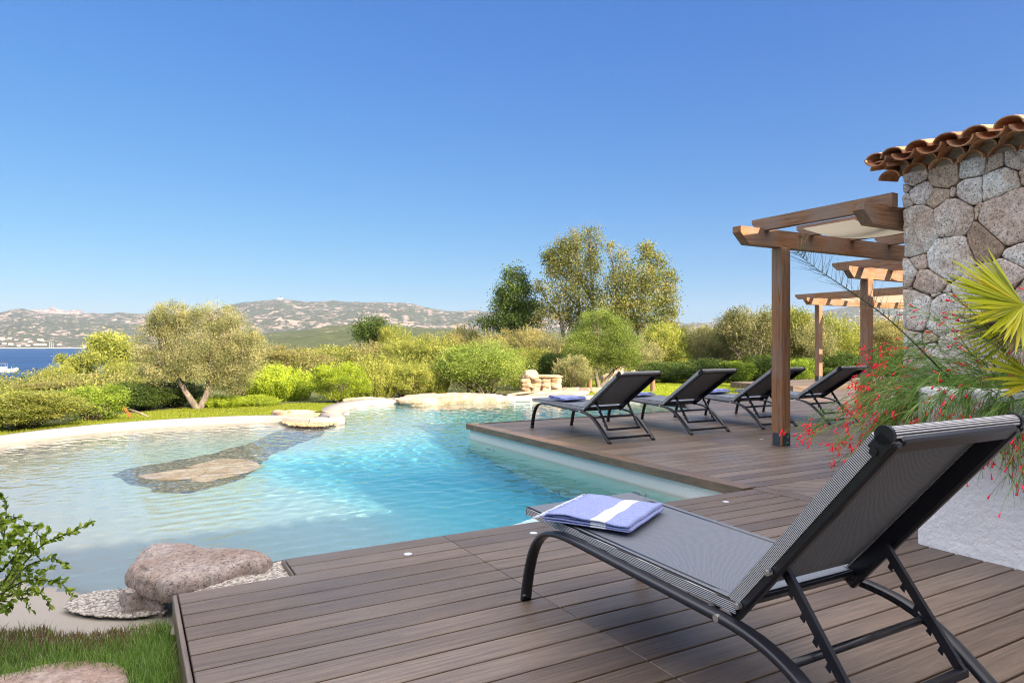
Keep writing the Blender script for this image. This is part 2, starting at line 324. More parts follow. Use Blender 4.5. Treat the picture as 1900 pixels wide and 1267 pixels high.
# pool floor
BEACH = np.array([(p.x, p.y) for p in POOL[22:-2]])
NEARB = np.array([(-3.3, 3.45), (-2.6, 3.15), (-1.9, 3.12)])
def depth(X, Y):
    D = seg_dist(X, Y, BEACH[:-3], False); D2 = seg_dist(X, Y, NEARB, False)
    f = lambda D: np.where(D < 3.4, -.012+.085*D, .277+.36*(D-3.4))
    f2 = np.where(D2 < .75, -.07+.093*D2, .95*(D2-.75))
    d = np.minimum(np.minimum(f(D), f2), 1.3); return d
def zfloor(X, Y): return WZ-depth(X, Y)+(fbm(X*.8, Y*.8, 3, 3)-.5)*.02
BAND = np.array([tuple(G(x, y, WZ-.12)[:2]) for x, y in [(628, 783), (600, 818), (545, 838), (505, 852), (485, 872), (455, 895), (410, 912), (350, 928), (290, 926), (235, 908), (206, 895), (240, 882), (320, 866), (400, 850), (462, 832), (505, 815), (543, 800), (540, 790), (532, 780), (560, 772), (615, 772)]])
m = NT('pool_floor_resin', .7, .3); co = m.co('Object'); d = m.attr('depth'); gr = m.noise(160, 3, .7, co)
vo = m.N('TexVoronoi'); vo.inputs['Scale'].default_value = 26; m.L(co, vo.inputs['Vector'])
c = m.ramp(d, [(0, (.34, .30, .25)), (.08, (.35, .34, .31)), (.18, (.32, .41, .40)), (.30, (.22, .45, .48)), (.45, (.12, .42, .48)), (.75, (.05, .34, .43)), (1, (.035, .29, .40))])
c = m.mix(1., c, m.ramp(gr, [(.3, (.88,)*3), (.7, (1.08,)*3)]), 'MULTIPLY')
pb = m.ramp(vo.outputs['Color'], [(.2, (.09, .095, .11)), (.5, (.18, .18, .18)), (.8, (.3, .28, .25))]); pb = m.mix(m.ramp(vo.outputs['Distance'], [(.4, (0, 0, 0)), (.7, (.8,)*3)]), pb, (.07, .07, .07))
m.col(m.mix(m.ramp(m.attr('band'), [(.5, (0, 0, 0)), (.53, (1, 1, 1))]), c, pb)); m.bump(gr, .2, .004); M['floor'] = m.m
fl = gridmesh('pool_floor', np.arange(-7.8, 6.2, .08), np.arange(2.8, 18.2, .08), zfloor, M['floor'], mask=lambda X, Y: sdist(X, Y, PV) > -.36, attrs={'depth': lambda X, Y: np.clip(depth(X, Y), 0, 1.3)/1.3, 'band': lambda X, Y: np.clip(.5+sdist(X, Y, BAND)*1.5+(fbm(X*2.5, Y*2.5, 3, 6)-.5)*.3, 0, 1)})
m = NT('pool_wall_plaster', .75, .3); co = m.co('Object'); n = m.noise(120, 3, .7, co); n2 = m.noise(1.4, 4, .6, co)
tc = m.N('TexCoord'); sx = m.N('SeparateXYZ'); m.L(tc.outputs['Object'], sx.inputs[0])
wl = m.ramp(m.math('ADD', sx.outputs['Z'], m.math('MULTIPLY', m.math('SUBTRACT', n2, .5), .05)), [(0, (.5, .62, .52)), (1, (.5, .62, .52))])
zz = m.math('ADD', sx.outputs['Z'], 1.); m.col(m.mix(1., m.ramp(zz, [(.6, (.4, .6, .5)), (.74, (.5, .58, .48)), (.775, (.52, .48, .4)), (.80, (.68, .66, .6))]), m.ramp(n, [(.3, (.85,)*3), (.7, (1.1,)*3)]), 'MULTIPLY')); M['pwall'] = m.m
mb = MB(); n = len(POOL)
for i in range(n):
    a, b = POOL[i], POOL[(i+1) % n]; L_ = max(1, int((b-a).length/.3))
    if 30 <= i: continue
    mb.add([(a.x, a.y, -.075 if i < 5 else -.14), (b.x, b.y, -.075 if i < 5 else -.14), (b.x, b.y, -1.7), (a.x, a.y, -1.7)], [(0, 1, 2, 3)])
pw = tag(mb.build('pool_wall', M['pwall']), kind='structure'); pw.cycles.is_caustics_receiver = True; fl.cycles.is_caustics_receiver = True
# rim
def smoothline(pts, k=6):
    out = []; P_ = [pts[0]]+list(pts)+[pts[-1]]
    for i in range(1, len(P_)-2):
        for j in range(k):
            t = j/k; a, b, c, d_ = P_[i-1], P_[i], P_[i+1], P_[i+2]; out.append(.5*((2*b)+(c-a)*t+(2*a-5*b+4*c-d_)*t*t+(3*b-a-3*c+d_)*t**3))
    return out+[pts[-1]]
m = NT('pale_pool_coping', .75, .3); co = m.co('Object'); m.col(m.mix(m.noise(2, 5, .6, co), (.33, .295, .25), (.40, .365, .32))); m.bump(m.noise(60, 3, .6, co), .3, .004); M['rim'] = m.m
def rim(a, b, wd, zt):
    pts = smoothline([p.copy() for p in POOL[a:b]]); mb = MB(); prof = [(.05, WZ-.2), (.02, zt-.03), (-.02, zt-.005), (-.06, zt), (-wd, zt), (-wd-.02, zt-.1)]; rows = []
    for i, p in enumerate(pts):
        t = (pts[min(i+1, len(pts)-1)]-pts[max(i-1, 0)]).normalized(); nrm = Vector((-t.y, t.x, 0)) if True else 0
        rows.append([p+nrm*o+Vector((0, 0, z)) for o, z in prof])
    vs = [q for r in rows for q in r]; k = len(prof); mb.add(vs, [(i*k+j, i*k+j+1, (i+1)*k+j+1, (i+1)*k+j) for i in range(len(rows)-1) for j in range(k-1)])
    return tag(mb.build('pool_coping', M['rim'], smooth=True), kind='structure')
rim(5, 20, .34, -.105); rim(19, 35, .16, -.106)
# submerged round step by the deck
mb = MB(); c = W(3.35, 3.9); vs = []; N = 40
for zt, rr in ((-.46, 0), (-.46, 1.17), (-.49, 1.2), (-1.6, 1.2)):
    vs += [c+W(rr*math.cos(math.pi*k/N), rr*math.sin(math.pi*k/N))+Vector((0, 0, zt)) for k in range(N+1)]
mb.add(vs, [(j*(N+1)+k, j*(N+1)+k+1, (j+1)*(N+1)+k+1, (j+1)*(N+1)+k) for j in range(3) for k in range(N)])
st = tag(mb.build('pool_step', plain('pale_step_plaster', (.82, .86, .82), .7)), kind='structure'); st.cycles.is_caustics_receiver = True
# water
rw = np.random.default_rng(3); comps = []
for i in range(70):
    lam = math.exp(rw.uniform(math.log(.11), math.log(.55))); k = 2*math.pi/lam; comps.append((k, rw.uniform(0, 6.28), rw.uniform(0, 6.28), (.0125 if lam < .24 else .0035)/k))
def zwater(X, Y):
    z = np.full(X.shape, WZ)
    for k, a, ph, am in comps: z = z+am*np.sin(k*(X*math.cos(a)+Y*math.sin(a))+ph)
    return z
m = NT('pool_water', 0., .5); m.p.inputs['Transmission Weight'].default_value = 1; m.p.inputs['IOR'].default_value = 1.25; m.col((.84, .97, 1.0)); M['water'] = m.m
wt = gridmesh('pool_water', np.arange(-7.6, 6.0, .028), np.arange(2.9, 18, .028), zwater, M['water'], mask=lambda X, Y: sdist(X, Y, PV) > -.03); wt.cycles.is_caustics_caster = True
# sea
m = NT('sea_water', .5, .15); co = m.co('Object', (1, .35, 1)); n = m.noise(.35, 6, .65, co); n2 = m.noise(.012, 3, .5, m.co('Object', (.4, 1, 1)))
m.col(m.ramp(n2, [(.4, (.004, .035, .12)), (.65, (.006, .06, .17))])); m.bump(n, .9, .6); M['sea'] = m.m
mb = MB(); mb.add([(-9000, 60, -7.8), (3000, 60, -7.8), (3000, 6000, -7.8), (-9000, 6000, -7.8)], [(0, 1, 2, 3)]); tag(mb.build('sea', M['sea']), kind='structure')
# hills
def hills(name, prof, D0, D1, mat, px0, px1, step, rows, seed, amp, zb=-9):
    px = np.arange(px0, px1, step); xr = [p[0] for p in prof]; yr = [p[1] for p in prof]
    yk = np.interp(px, xr, yr); A = (px-CX)/F; T = np.linspace(0, 1.15, rows)
    Ag, Tg = np.meshgrid(A, T); yk = np.broadcast_to(yk, Ag.shape); D = D0+(D1-D0)*Tg; X = Ag*D
    zr = H+(HY-yk)/F*D1+(fbm(X*.012+9, D*.004, 4, seed+9)-.5)*amp*.5
    Z = zb+(zr-zb)*np.where(Tg <= 1, Tg**1.15, 1-(Tg-1)*3)
    Z = Z+(fbm(X*.004, D*.004, 6, seed)-.5)*amp*3*np.clip(Tg*(1-Tg)*3.5, 0, 1)+(fbm(X*.03, D*.03, 4, seed+3)-.5)*amp*.6*np.clip(Tg*6, 0, 1)*np.clip((1.02-Tg)*8, 0.15, 1)
    nx = len(px); i = np.arange(Ag.size).reshape(Ag.shape); Fq = np.stack([i[:-1, :-1], i[:-1, 1:], i[1:, 1:], i[1:, :-1]], -1).reshape(-1, 4)
    return tag(npmesh(name, np.stack([X, D, Z], -1).reshape(-1, 3), Fq, mat, smooth=True), kind='structure')
def hillmat(name, thr, green1, green2, rockc):
    m = NT(name, .95, .1); co = m.co('Object'); a = m.noise(.017, 7, .68, co, .3); b = m.noise(.05, 5, .7, co); c2 = m.noise(.0025, 3, .5, co)
    g = m.ramp(b, [(.35, green1), (.65, green2)]); f = m.math('ADD', a, m.math('MULTIPLY', m.math('SUBTRACT', c2, .5), .35)); f = m.math('ADD', f, m.math('MULTIPLY', m.math('SUBTRACT', b, .5), .45))
    c = m.mix(m.ramp(f, [(thr, (0, 0, 0)), (thr+.025, (1, 1, 1))]), g, m.ramp(b, [(.4, rockc), (.6, tuple(q*1.25 for q in rockc))]))
    tc = m.N('TexCoord'); sx = m.N('SeparateXYZ'); m.L(tc.outputs['Object'], sx.inputs[0]); c = m.mix(m.ramp(m.math('MULTIPLY_ADD', sx.outputs['Z'], .1, .9), [(.32, (1, 1, 1)), (.36, (0, 0, 0))]), c, (.6, .48, .34)); m.col(c); return m.m
M['hill'] = hillmat('far_hillside', .55, (.045, .06, .04), (.09, .095, .07), (.27, .21, .18)); M['hill2'] = hillmat('near_hillside', .66, (.05, .065, .025), (.1, .11, .045), (.26, .2, .15)); M['crag'] = hillmat('granite_crags', .42, (.14, .12, .1), (.2, .17, .15), (.36, .27, .24))
PF = [(-600, 585), (-200, 590), (0, 581), (25, 575), (42, 572), (70, 578), (110, 583), (150, 583), (165, 581), (200, 581), (225, 579), (262, 582), (300, 584), (360, 580), (400, 574), (430, 565), (455, 560), (480, 558), (500, 557), (520, 554.5), (545, 558), (565, 560), (590, 559), (620, 557), (642, 560), (665, 559), (700, 561), (720, 562), (760, 563), (790, 571), (830, 577), (880, 577), (930, 580), (1100, 590), (1200, 598), (1290, 601), (1340, 597), (1400, 596), (1500, 582), (1560, 571), (1620, 568), (1700, 572), (2000, 580), (2500, 590)]
hills('far_hills', PF, 1722, 4200, M['hill'], -500, 2400, 2.5, 190, 11, 34)
hills('crag_ridge', [(20, 600), (50, 575), (70, 574), (82, 571), (88, 573), (97, 568), (104, 572), (118, 574), (128, 577), (134, 574), (152, 575), (158, 583), (190, 600)], 4300, 5600, M['crag'], 20, 190, .8, 40, 5, 60)
hills('near_hill', [(300, 660), (385, 641), (440, 628), (500, 617), (560, 611), (600, 607), (650, 602), (700, 604), (745, 606), (800, 609), (900, 613), (1300, 622), (1700, 620), (2400, 620)], 500, 1350, M['hill2'], 300, 2300, 3, 90, 21, 12, -7)
# ------------------------------------------------------------------ deck
def boards(name, rows, mat, x=True, gap=.011, th=.025, ztop=0., label=None, rz=TH, joints=None):
    """rows: (u0,u1,v0,v1) boards along u (deck axes)"""
    mb = MB()
    for (u0, u1, v0, v1) in rows:
        cuts = [u0]+[j for j in (joints or []) if u0+.2 < j < u1-.2]+[u1]
        for a, b in zip(cuts[:-1], cuts[1:]):
            mb.rv = random.random(); mb.box(((a+b)/2, (v0+v1)/2, ztop-th/2), (b-a-.003, v1-v0-gap, th), bev=.003)
    o = mb.build(name, mat, rnd=True); o.rotation_euler = (0, 0, rz); return tag(o, kind='structure')
PW = .15; rows = []
k = 0
while 3.95-PW*k > -4.5:
    v1 = 3.95-PW*k; v0 = v1-PW; u0 = .76 if k < 2 else .205; u1 = 4.54 if v0 > 2.3 else 4.15
    rows.append((u0, u1, v0, v1)); k += 1
boards('deck', rows, M['deck'], joints=[1.72])
o = boards('deck', [(-4.4, 3.64, -.205, -.175), (3.65, 3.94, -.76, -.735)], M['deck'], th=.11, rz=TH+math.pi/2)   # upright edge strips along the left edge
rows = []; k = 0
while 3.98+PW*(k+1) < 12.0:
    v0 = 3.98+PW*k; v1 = v0+PW; u0 = 4.62 if v1 < 9.34 else max(9.1+(v0-9.33)*.9, 9.1)
    cuts = [u0]; x = u0+random.uniform(1.5, 4)
    while x < 24: cuts.append(x); x += 4.
    cuts.append(24)
    for a, b in zip(cuts[:-1], cuts[1:]): rows.append((a, b, v0, v1))
    k += 1
boards('deck', rows, M['deck'])
boards('deck', [(14.8, 22, 11.6+.15*i, 11.75+.15*i) for i in range(14)], M['deck'], ztop=.15, th=.15)
boards('deck', [(3.98, 6.9, -4.615, -4.45), (6.9, 9.33, -4.615, -4.45)], M['deck_edge'], ztop=.008, th=.083, rz=TH+math.pi/2)
boards('deck', [(4.62, 9.2, 9.34, 9.36)], M['deck_edge'], ztop=-.002, th=.07)
boards('deck', [(2.36, 3.97, -4.69, -4.545)], M['deck'], ztop=.002, rz=TH+math.pi/2)
# 45 degree boards in the corner by the planter
mb = MB(); c0 = (5.7, 3.15); s2 = math.sqrt(.5)
for i in range(-12, 13):
    b = bmesh.new(); bmesh.ops.create_cube(b, size=1); 
    bmesh.ops.scale(b, vec=(4, PW-.008, .025), verts=b.verts); bmesh.ops.translate(b, vec=(0, i*PW, -.0125), verts=b.verts)
    bmesh.ops.rotate(b, cent=(0, 0, 0), matrix=Matrix.Rotation(math.pi*.75, 3, 'Z'), verts=b.verts); bmesh.ops.translate(b, vec=(c0[0], c0[1], 0), verts=b.verts)
    for co_, no_ in (((4.695, 0, 0), (-1, 0, 0)), ((6.62, 0, 0), (1, 0, 0)), ((0, 2.3, 0), (0, -1, 0)), ((0, 3.972, 0), (0, 1, 0))):
        g = b.verts[:]+b.edges[:]+b.faces[:]; r_ = bmesh.ops.bisect_plane(b, geom=g, plane_co=co_, plane_no=no_, clear_outer=True)
        ed = [e for e in b.edges if e.is_boundary]
        if ed: bmesh.ops.holes_fill(b, edges=ed)
    mb.rv = random.uniform(.6, 1)
    b.verts.index_update(); mb.add([v.co for v in b.verts], [[v.index for v in f.verts] for f in b.faces]); b.free()
o = mb.build('deck', M['deck'], rnd=True); o.rotation_euler = (0, 0, TH); tag(o, kind='structure')
mb = MB()
mb.box((2.36, -.3, -.09), (4.3, 8.4, .09)); mb.box((2.65, 3.75, -.09), (3.75, .3, .09)); mb.box((14.4, 6.6, -.09), (19.5, 5.3, .08)); mb.box((5.6, 3.2, -.09), (2.1, 1.8, .08)); mb.box((17, 10.4, -.09), (13.6, 2.4, .08))
o = mb.build('deck_substructure', M['under']); o.rotation_euler = (0, 0, TH); tag(o, kind='structure')
# recessed spotlights in the boards
for i, (px, py, lb) in enumerate([(757, 1028, 'small white recessed deck light nearest the big flat boulder'), (990, 989, 'small white recessed deck light beside the foot of the front lounger'), (1347, 931, 'small white recessed deck light near the inner corner of the deck'), (1413, 815, 'small white recessed deck light beside the nearest pergola post')]):
    mb = MB(); mb.tube([(0, 0, 0), (0, 0, .004)], .022, 20); o = mb.build('deck_light', plain('white_light_lens', (.75, .75, .76), .3)); o.location = G(px, py) ; tag(o, lb, 'light', 'recessed lights in the deck')
    mb = MB(); mb.tube([(0, 0, 0), (0, 0, .002)], .028, 20); mb.build('trim_ring', M['bolt'], o)

# ------------------------------------------------------------------ lounger
def lounger(name, blen, ang, lateral, label):
    """local x from foot to head, y across (0 near side), z up"""
    t = empty(name, label=label, cat='sun lounger', group='black and grey sun loungers on the deck'); Wd = .69
    rail = [(0, 0), (.012, .06), (.035, .15), (.07, .24), (.115, .305), (.18, .35), (.26, .372), (.36, .378), (.5, .374), (.8, .36), (1.1, .346), (1.25, .338), (1.36, .322), (1.46, .288), (1.55, .235), (1.64, .165), (1.73, .09), (1.83, 0)]
    prof = [(-.6, -1), (.6, -1), (.75, -.6), (.75, .6), (.6, 1), (-.6, 1), (-.75, .6), (-.75, -.6)]
    for y in (0, Wd):
        mb = MB(); pts = smoothline([Vector((x, y, z)) for x, z in rail], 3); mb.tube(pts, .0245, prof=[(a*.62, b) for a, b in prof], up=Vector((0, 1, 0)))
        r = mb.build('side_frame', M['frame'], t, smooth=False)
        for p_ in r.data.polygons: p_.use_smooth = len(p_.vertices) == 4
        s = -1 if y == 0 else 1
        mb = MB()
        for bx, bz in ((1.215, .342), (.02, .03)): mb = MB(); mb.tube([(bx, y+s*.012, bz), (bx, y+s*.026, bz)], .012 if bx > 1 else .005, 10); mb.build('bolt', M['bolt'], t)
    # seat: side tubes wrapped in fabric, sling
    x0, x1 = -.03, 1.25; zs = lambda x: .405-.03*(x-x0)/(x1-x0); y0, y1 = .05, Wd-.05
    mb = MB()
    for y in (y0, y1): mb.tube([(x0, y, zs(x0)), (x1, y, zs(x1))], .022, prof=[(-.7, -1), (.7, -1), (1, -.6), (1, .6), (.7, 1), (-.7, 1), (-1, .6), (-1, -.6)], up=Vector((0, 1, 0)))
    mb.tube([(x0+.01, y0-.015, zs(x0)), (x0+.01, y1+.015, zs(x0))], .018, 8, up=Vector((0, 0, 1)))
    for x in (.3, .75, 1.15): mb.tube([(x, .01, zs(x)-.03), (x, Wd-.01, zs(x)-.03)], .012, 8)
    mb.build('seat_frame', M['frame'], t, smooth=True)
    mb = MB(); n = 20; vs = []
    for i in range(n+1):
        x = x0+(x1-x0)*i/n
        for j in range(13):
            y = y0-.018+(y1-y0+.036)*j/12; e = abs(j/6-1); z = zs(x)+.0235-.014*(1-e**2)*min(1, i/3, (n-i)/3+.3)
            vs.append((x, y, z))
    mb.add(vs, [(i*13+j, (i+1)*13+j, (i+1)*13+j+1, i*13+j+1) for i in range(n) for j in range(12)])
    mb.build('seat_sling', M['sling'], t, smooth=True)
    mb = MB()
    for s, y in ((-1, y0-.0235), (1, y1+.0235)): mb.box(((x0+x1)/2, y, zs(.6)), (x1-x0, .003, .034), Matrix.Rotation(math.atan(.03/1.28), 3, 'Y'))
    mb.box((x0-.009, Wd/2, zs(x0)), (.003, y1-y0+.05, .038)); mb.build('sling_hem', M['wrap'], t)
    # backrest in its own axes: X along the back from the hinge, Z = normal of the lying side
    bp = empty('backrest', (1.235, 0, .385)); bp.parent = t; bp.rotation_euler = (0, -R(ang), 0)
    mb = MB()
    for y in (y0+.002, y1-.002): mb.box((blen/2-.02, y, -.01), (blen+.05, .034, .062), bev=.008)
    mb.box((blen-.01, Wd/2, -.022), (.05, y1-y0-.03, .03), bev=.006); mb.box((0, Wd/2, -.005), (.03, y1-y0, .02))
    mb.build('back_frame', M['frame'], bp)
    mb = MB(); vs = []; n = 16
    for i in range(n+1):
        x = .02+(blen-.03)*i/n
        for j in range(13):
            y = y0+(y1-y0)*j/12; e = abs(j/6-1); vs.append((x, y, .024-.03*(1-e**2)*min(1, i/2, (n-i)/2+.2)))
    mb.add(vs, [(i*13+j, (i+1)*13+j, (i+1)*13+j+1, i*13+j+1) for i in range(n) for j in range(12)])
    mb.build('back_sling', M['slingb'], bp, smooth=True)
    mb = MB(); mb.tube([(blen+.005, y0-.02, -.003), (blen+.005, y1+.02, -.003)], .021, 20, up=Vector((1, 0, 0)), cap=False); mb.build('head_roll', M['wrapx'] if False else M['wrap'], bp, smooth=True)
    mb = MB()
    for y in (y0+.002, y1-.002):
        mb.box((blen/2-.01, y, .024), (blen-.01, .036, .012), bev=.004)
        mb.box((blen/2-.01, y+(-.0185 if y < .3 else .0185), .008), (blen-.02, .003, .04))
    mb.build('sling_edge', M['wrapx'], bp)
    for y, s in ((y0, -1), (y1, 1)):
        mb = MB(); mb.tube([(blen+.005, y+s*.022-.006, -.003), (blen+.005, y+s*.022+.006, -.003)], .026, 18, up=Vector((1, 0, 0))); mb.box((blen-.02, y+s*.022, -.012), (.06, .012, .05), bev=.004); mb.tube([(blen-.045, y+s*.02, -.012), (blen-.045, y+s*.034, -.012)], .011, 12); mb.build('end_cap', M['cap'], bp)
    for y, s in ((y0, -1), (y1, 1)):
        for bx in (.02, .2):
            mb = MB(); mb.tube([(bx, y+s*.018, -.018), (bx, y+s*.034, -.018)], .011, 10); mb.tube([(bx, y+s*.034, -.018), (bx, y+s*.04, -.018)], .007, 6); mb.build('bolt', M['bolt'], bp)
    # support bracket hinged on the back, resting with its notches on the cross tube
    ca, sa = math.cos(R(ang)), math.sin(R(ang)); hx, hz = 1.235+.2*ca+.02*sa, .385+.2*sa-.02*ca
    pb = Vector((1.44, 0, .285)); d = Vector((.6, 0, -.8)); ex, ez = hx+d.x*.41, hz+d.z*.41
    mb = MB(); sq = [(-1, -.6), (1, -.6), (1, .6), (-1, .6)]
    for y in (.095, Wd-.095):
        mb.tube([(hx, y, hz), (ex, y, ez)], .014, prof=sq, up=Vector((0, 1, 0)))
        nx_, nz_ = -d.z, d.x
        if nx_ > 0: nx_, nz_ = -nx_, -nz_
        for q in (.07, .14, .21, .28, .34):
            cx_, cz_ = hx+d.x*q, hz+d.z*q
            mb.add([(cx_+nx_*a+d.x*b_, y+yy, cz_+nz_*a+d.z*b_) for yy in (-.003, .003) for a, b_ in ((.008, -.02), (.034, -.006), (.030, .012), (.022, .004), (.008, .014))], [(0, 1, 2, 3, 4), (9, 8, 7, 6, 5), (0, 5, 6, 1), (1, 6, 7, 2), (2, 7, 8, 3), (3, 8, 9, 4), (4, 9, 5, 0)])
    mb.tube([(ex, .083, ez), (ex, Wd-.083, ez)], .012, prof=[(-1, -1), (1, -1), (1, 1), (-1, 1)]); mb.build('support_bracket', M['frame'], t)
    mb = MB(); mb.tube([(1.455, 0, .283), (1.455, Wd, .283)], .013, 12); mb.build('cross_tube', M['frame'], t, smooth=True)
    mb = MB(); mb.box((1.775, Wd/2, .06), (.012, Wd-.02, .036), Matrix.Rotation(R(38), 3, 'Y')); cb = mb.build('cross_bar', M['frame'], t)
    mb = MB(); mb.box((1.775+.01, Wd*.45, .068), (.006, .05, .02), Matrix.Rotation(R(38), 3, 'Y')); mb.build('sticker', plain('cyan_sticker', (.05, .35, .5), .4), cb)
    return t
def place(o, u, v):       # u = side nearer to the camera, v of the front foot; head points away from the pool
    o.location = W(u, v); o.rotation_euler = (0, 0, TH-math.pi/2); o.scale = (1, 1, 1)
# local y must run along +u when x runs along -v: rotation of -90 deg gives x -> -v, y -> +u
fg = lounger('sun_lounger', .765, 50, 0, 'large black framed grey sling lounger in the foreground with its back raised steeply'); place(fg, 1.63, 2.76)
l1 = lounger('sun_lounger', .87, 33, 0, 'leftmost of the four loungers on the far deck, next to the pool corner'); place(l1, 5.08, 8.42)
for (u, v, lb) in ((6.54, 8.54, 'second lounger from the left on the far deck, overlapping the first one'), (7.9, 8.5, 'third lounger on the far deck, its backrest cut by the nearest pergola post'), (9.22, 8.4, 'rightmost lounger on the far deck, between the post and the red flowering plant')):
    c = copy_tree(l1); c['label'] = lb; place(c, u, v); c.rotation_euler.z += random.uniform(-.025, .025)

# ------------------------------------------------------------------ towels
def towel_mat(name, stripe):
    m = NT(name, .95, .15); co = m.co('Object'); wv = m.noise(220, 3, .7, co); base = m.ramp(wv, [(.35, (.17, .21, .44)), (.65, (.4, .45, .74))]) 
    if stripe:
        sx = m.N('SeparateXYZ'); m.L(co, sx.inputs[0]); x = sx.outputs['X']
        f = m.math('MULTIPLY', m.math('GREATER_THAN', x, .23), m.math('LESS_THAN', x, .3)); rb = m.math('FRACT', m.math('MULTIPLY', x, 90.)); f2 = m.math('MULTIPLY', f, m.ramp(rb, [(.7, (1,)*3), (.9, (.75,)*3)])); base = m.mix(f2, base, (.74, .76, .82))
    m.col(base); m.bump(wv, .6, .003); return m.m
M['towel'] = towel_mat('blue_cotton_towel', True); M['towel2'] = towel_mat('plain_blue_towel', False)
def towel(A, B, D, th, mat, label, fringe=True, layers=4, seed=1, wave=.006):
    """A corner, AB = x axis... x runs from A to D (across the stripe), y from A to B"""
    ex = (D-A); Lx = ex.length; ex.normalize(); ey = (B-A); Ly = ey.length; ey.normalize()
    root = empty('towel', A, math.atan2(ex.y, ex.x), label, 'towel', 'folded blue towels on the loungers')
    rot = math.atan2(ey.y, ey.x)-math.atan2(ex.y, ex.x); sgn = 1 if math.sin(rot) > 0 else -1; sk_ = math.cos(rot)
    mb = MB(); lt = th/layers; prof = []
    def path():     # serpentine centre line in (x,z)
        pts = []
        for l in range(layers):
            z = lt*(l+.5); a, b = (0.01+.006*l, Lx-.012-.004*((l*7) % 3))
            xs_ = [a+(b-a)*i/14 for i in range(15)]
            if l % 2: xs_ = xs_[::-1]
            pts += [(x, z) for x in xs_]
            if l < layers-1:
                s = 1 if l % 2 == 0 else -1; pts += [((b if s > 0 else a)+s*lt*.55*math.sin(math.pi*q), z+lt*q) for q in (.25, .5, .75)]
        return pts
    pc = path(); N = len(pc); ring = []
    h = lt*.46
    for i, (x, z) in enumerate(pc):
        tx = pc[min(i+1, N-1)][0]-pc[max(i-1, 0)][0]; tz = pc[min(i+1, N-1)][1]-pc[max(i-1, 0)][1]; l_ = math.hypot(tx, tz); ring.append((x, z, -tz/l_*h, tx/l_*h))
    ny = 22; rnd_ = np.random.default_rng(seed); vs = []
    for j in range(ny+1):
        y = Ly*j/ny
        for side in (1, -1):
            for i, (x, z, nx_, nz_) in enumerate(ring):
                e = min(j, ny-j); rr = 1 if e > 0 else .55
                dz = wave*math.sin(9*x+3*y+seed)*z/th+wave*.5*math.sin(31*y+11*x)*(z/th)+.003*math.sin(40*x+z*300)*(z/th)
                off = .006*math.sin(z*410+seed)*(1 if j > ny/2 else -1)*(abs(j-ny/2)/ny*2)**4
                vs.append((x+side*nx_*rr+sk_*y, sgn*abs(math.sin(rot))*(y+off), max(z+side*nz_*rr+dz, .001)))
    K = 2*N; fs = []
    for j in range(ny):
        for i in range(N-1):
            fs.append((j*K+i, j*K+i+1, (j+1)*K+i+1, (j+1)*K+i)); fs.append((j*K+N+i, (j+1)*K+N+i, (j+1)*K+N+i+1, j*K+N+i+1))
        fs.append((j*K+N-1, j*K+2*N-1, (j+1)*K+2*N-1, (j+1)*K+N-1)); fs.append((j*K, (j+1)*K, (j+1)*K+N, j*K+N))
    for j in (0, ny):
        for i in range(N-1): fs.append((j*K+i, j*K+N+i, j*K+N+i+1, j*K+i+1))
    mb.add(vs, fs); mb.build('cloth', mat, root, smooth=True)
    if fringe:
        mb = MB()
        for i in range(110):
            y = Ly*rnd_.uniform(0, 1); z0 = th*rnd_.uniform(.55, 1.0); L0 = rnd_.uniform(.02, .06); a = rnd_.normal(0, .5)
            pts = [Vector((.012+sk_*y, sgn*abs(math.sin(rot))*y, z0))]
            for s in range(1, 5): pts.append(pts[-1]+Vector((-L0/4*math.cos(a), L0/4*math.sin(a), -(z0-.004)/4*min(1, L0*14))))
            mb.tube(pts, [.003, .0028, .0025, .002, .001], 4)
        mb.build('fringe', plain('white_cotton_fringe', (.72, .74, .84), .95), root)
    return root
zt = .427
A = W(1.58, 2.54); B = W(1.97, 2.77); D = W(1.80, 2.19); A.z = B.z = D.z = zt
towel(A, B, D, .036, M['towel'], 'folded blue towel with a white stripe and fringe on the front lounger')
for (u, v, lb, s) in ((5.2, 8.18, 'plain blue towel folded on the foot of the leftmost far lounger', 2), (6.62, 8.3, 'plain blue towel on the second far lounger, seen past the first backrest', 3), (8.1, 8.25, 'small blue towel on the third far lounger behind the second backrest', 4), (9.33, 8.3, 'rightmost blue towel, on the fourth far lounger beside the nearest post', 5)):
    A = W(u, v, .428); towel(A, W(u+.42, v+.05+random.uniform(-.06, .06), .428), W(u+.05, v-random.uniform(.28, .38), .428), random.uniform(.035, .055), M['towel2'], lb, False, 3, s, .012)

# ------------------------------------------------------------------ pergolas
def beam(mb, p0, p1, w_, h_, cham0=0, cham1=0, axis='x', down=True):
    """p0,p1 in (u,v) at beam top z; chamfer on the under side of the ends"""
    (u0, v0, z), (u1, v1, _) = p0, p1; mb.rv = random.random()
    L_ = math.hypot(u1-u0, v1-v0); ex = ((u1-u0)/L_, (v1-v0)/L_); ey = (-ex[1], ex[0])
    prof = [(0, 0), (L_, 0), (L_, -h_*.35 if cham1 else -h_), (L_-cham1, -h_), (cham0, -h_), (0, -h_*.35 if cham0 else -h_)]
    vs = [(u0+ex[0]*a+ey[0]*s*w_/2, v0+ex[1]*a+ey[1]*s*w_/2, z+b) for s in (-1, 1) for a, b in prof]; n = 6
    mb.add(vs, [tuple(range(n-1, -1, -1)), tuple(range(n, 2*n))]+[(i, (i+1) % n, n+(i+1) % n, n+i) for i in range(n)])
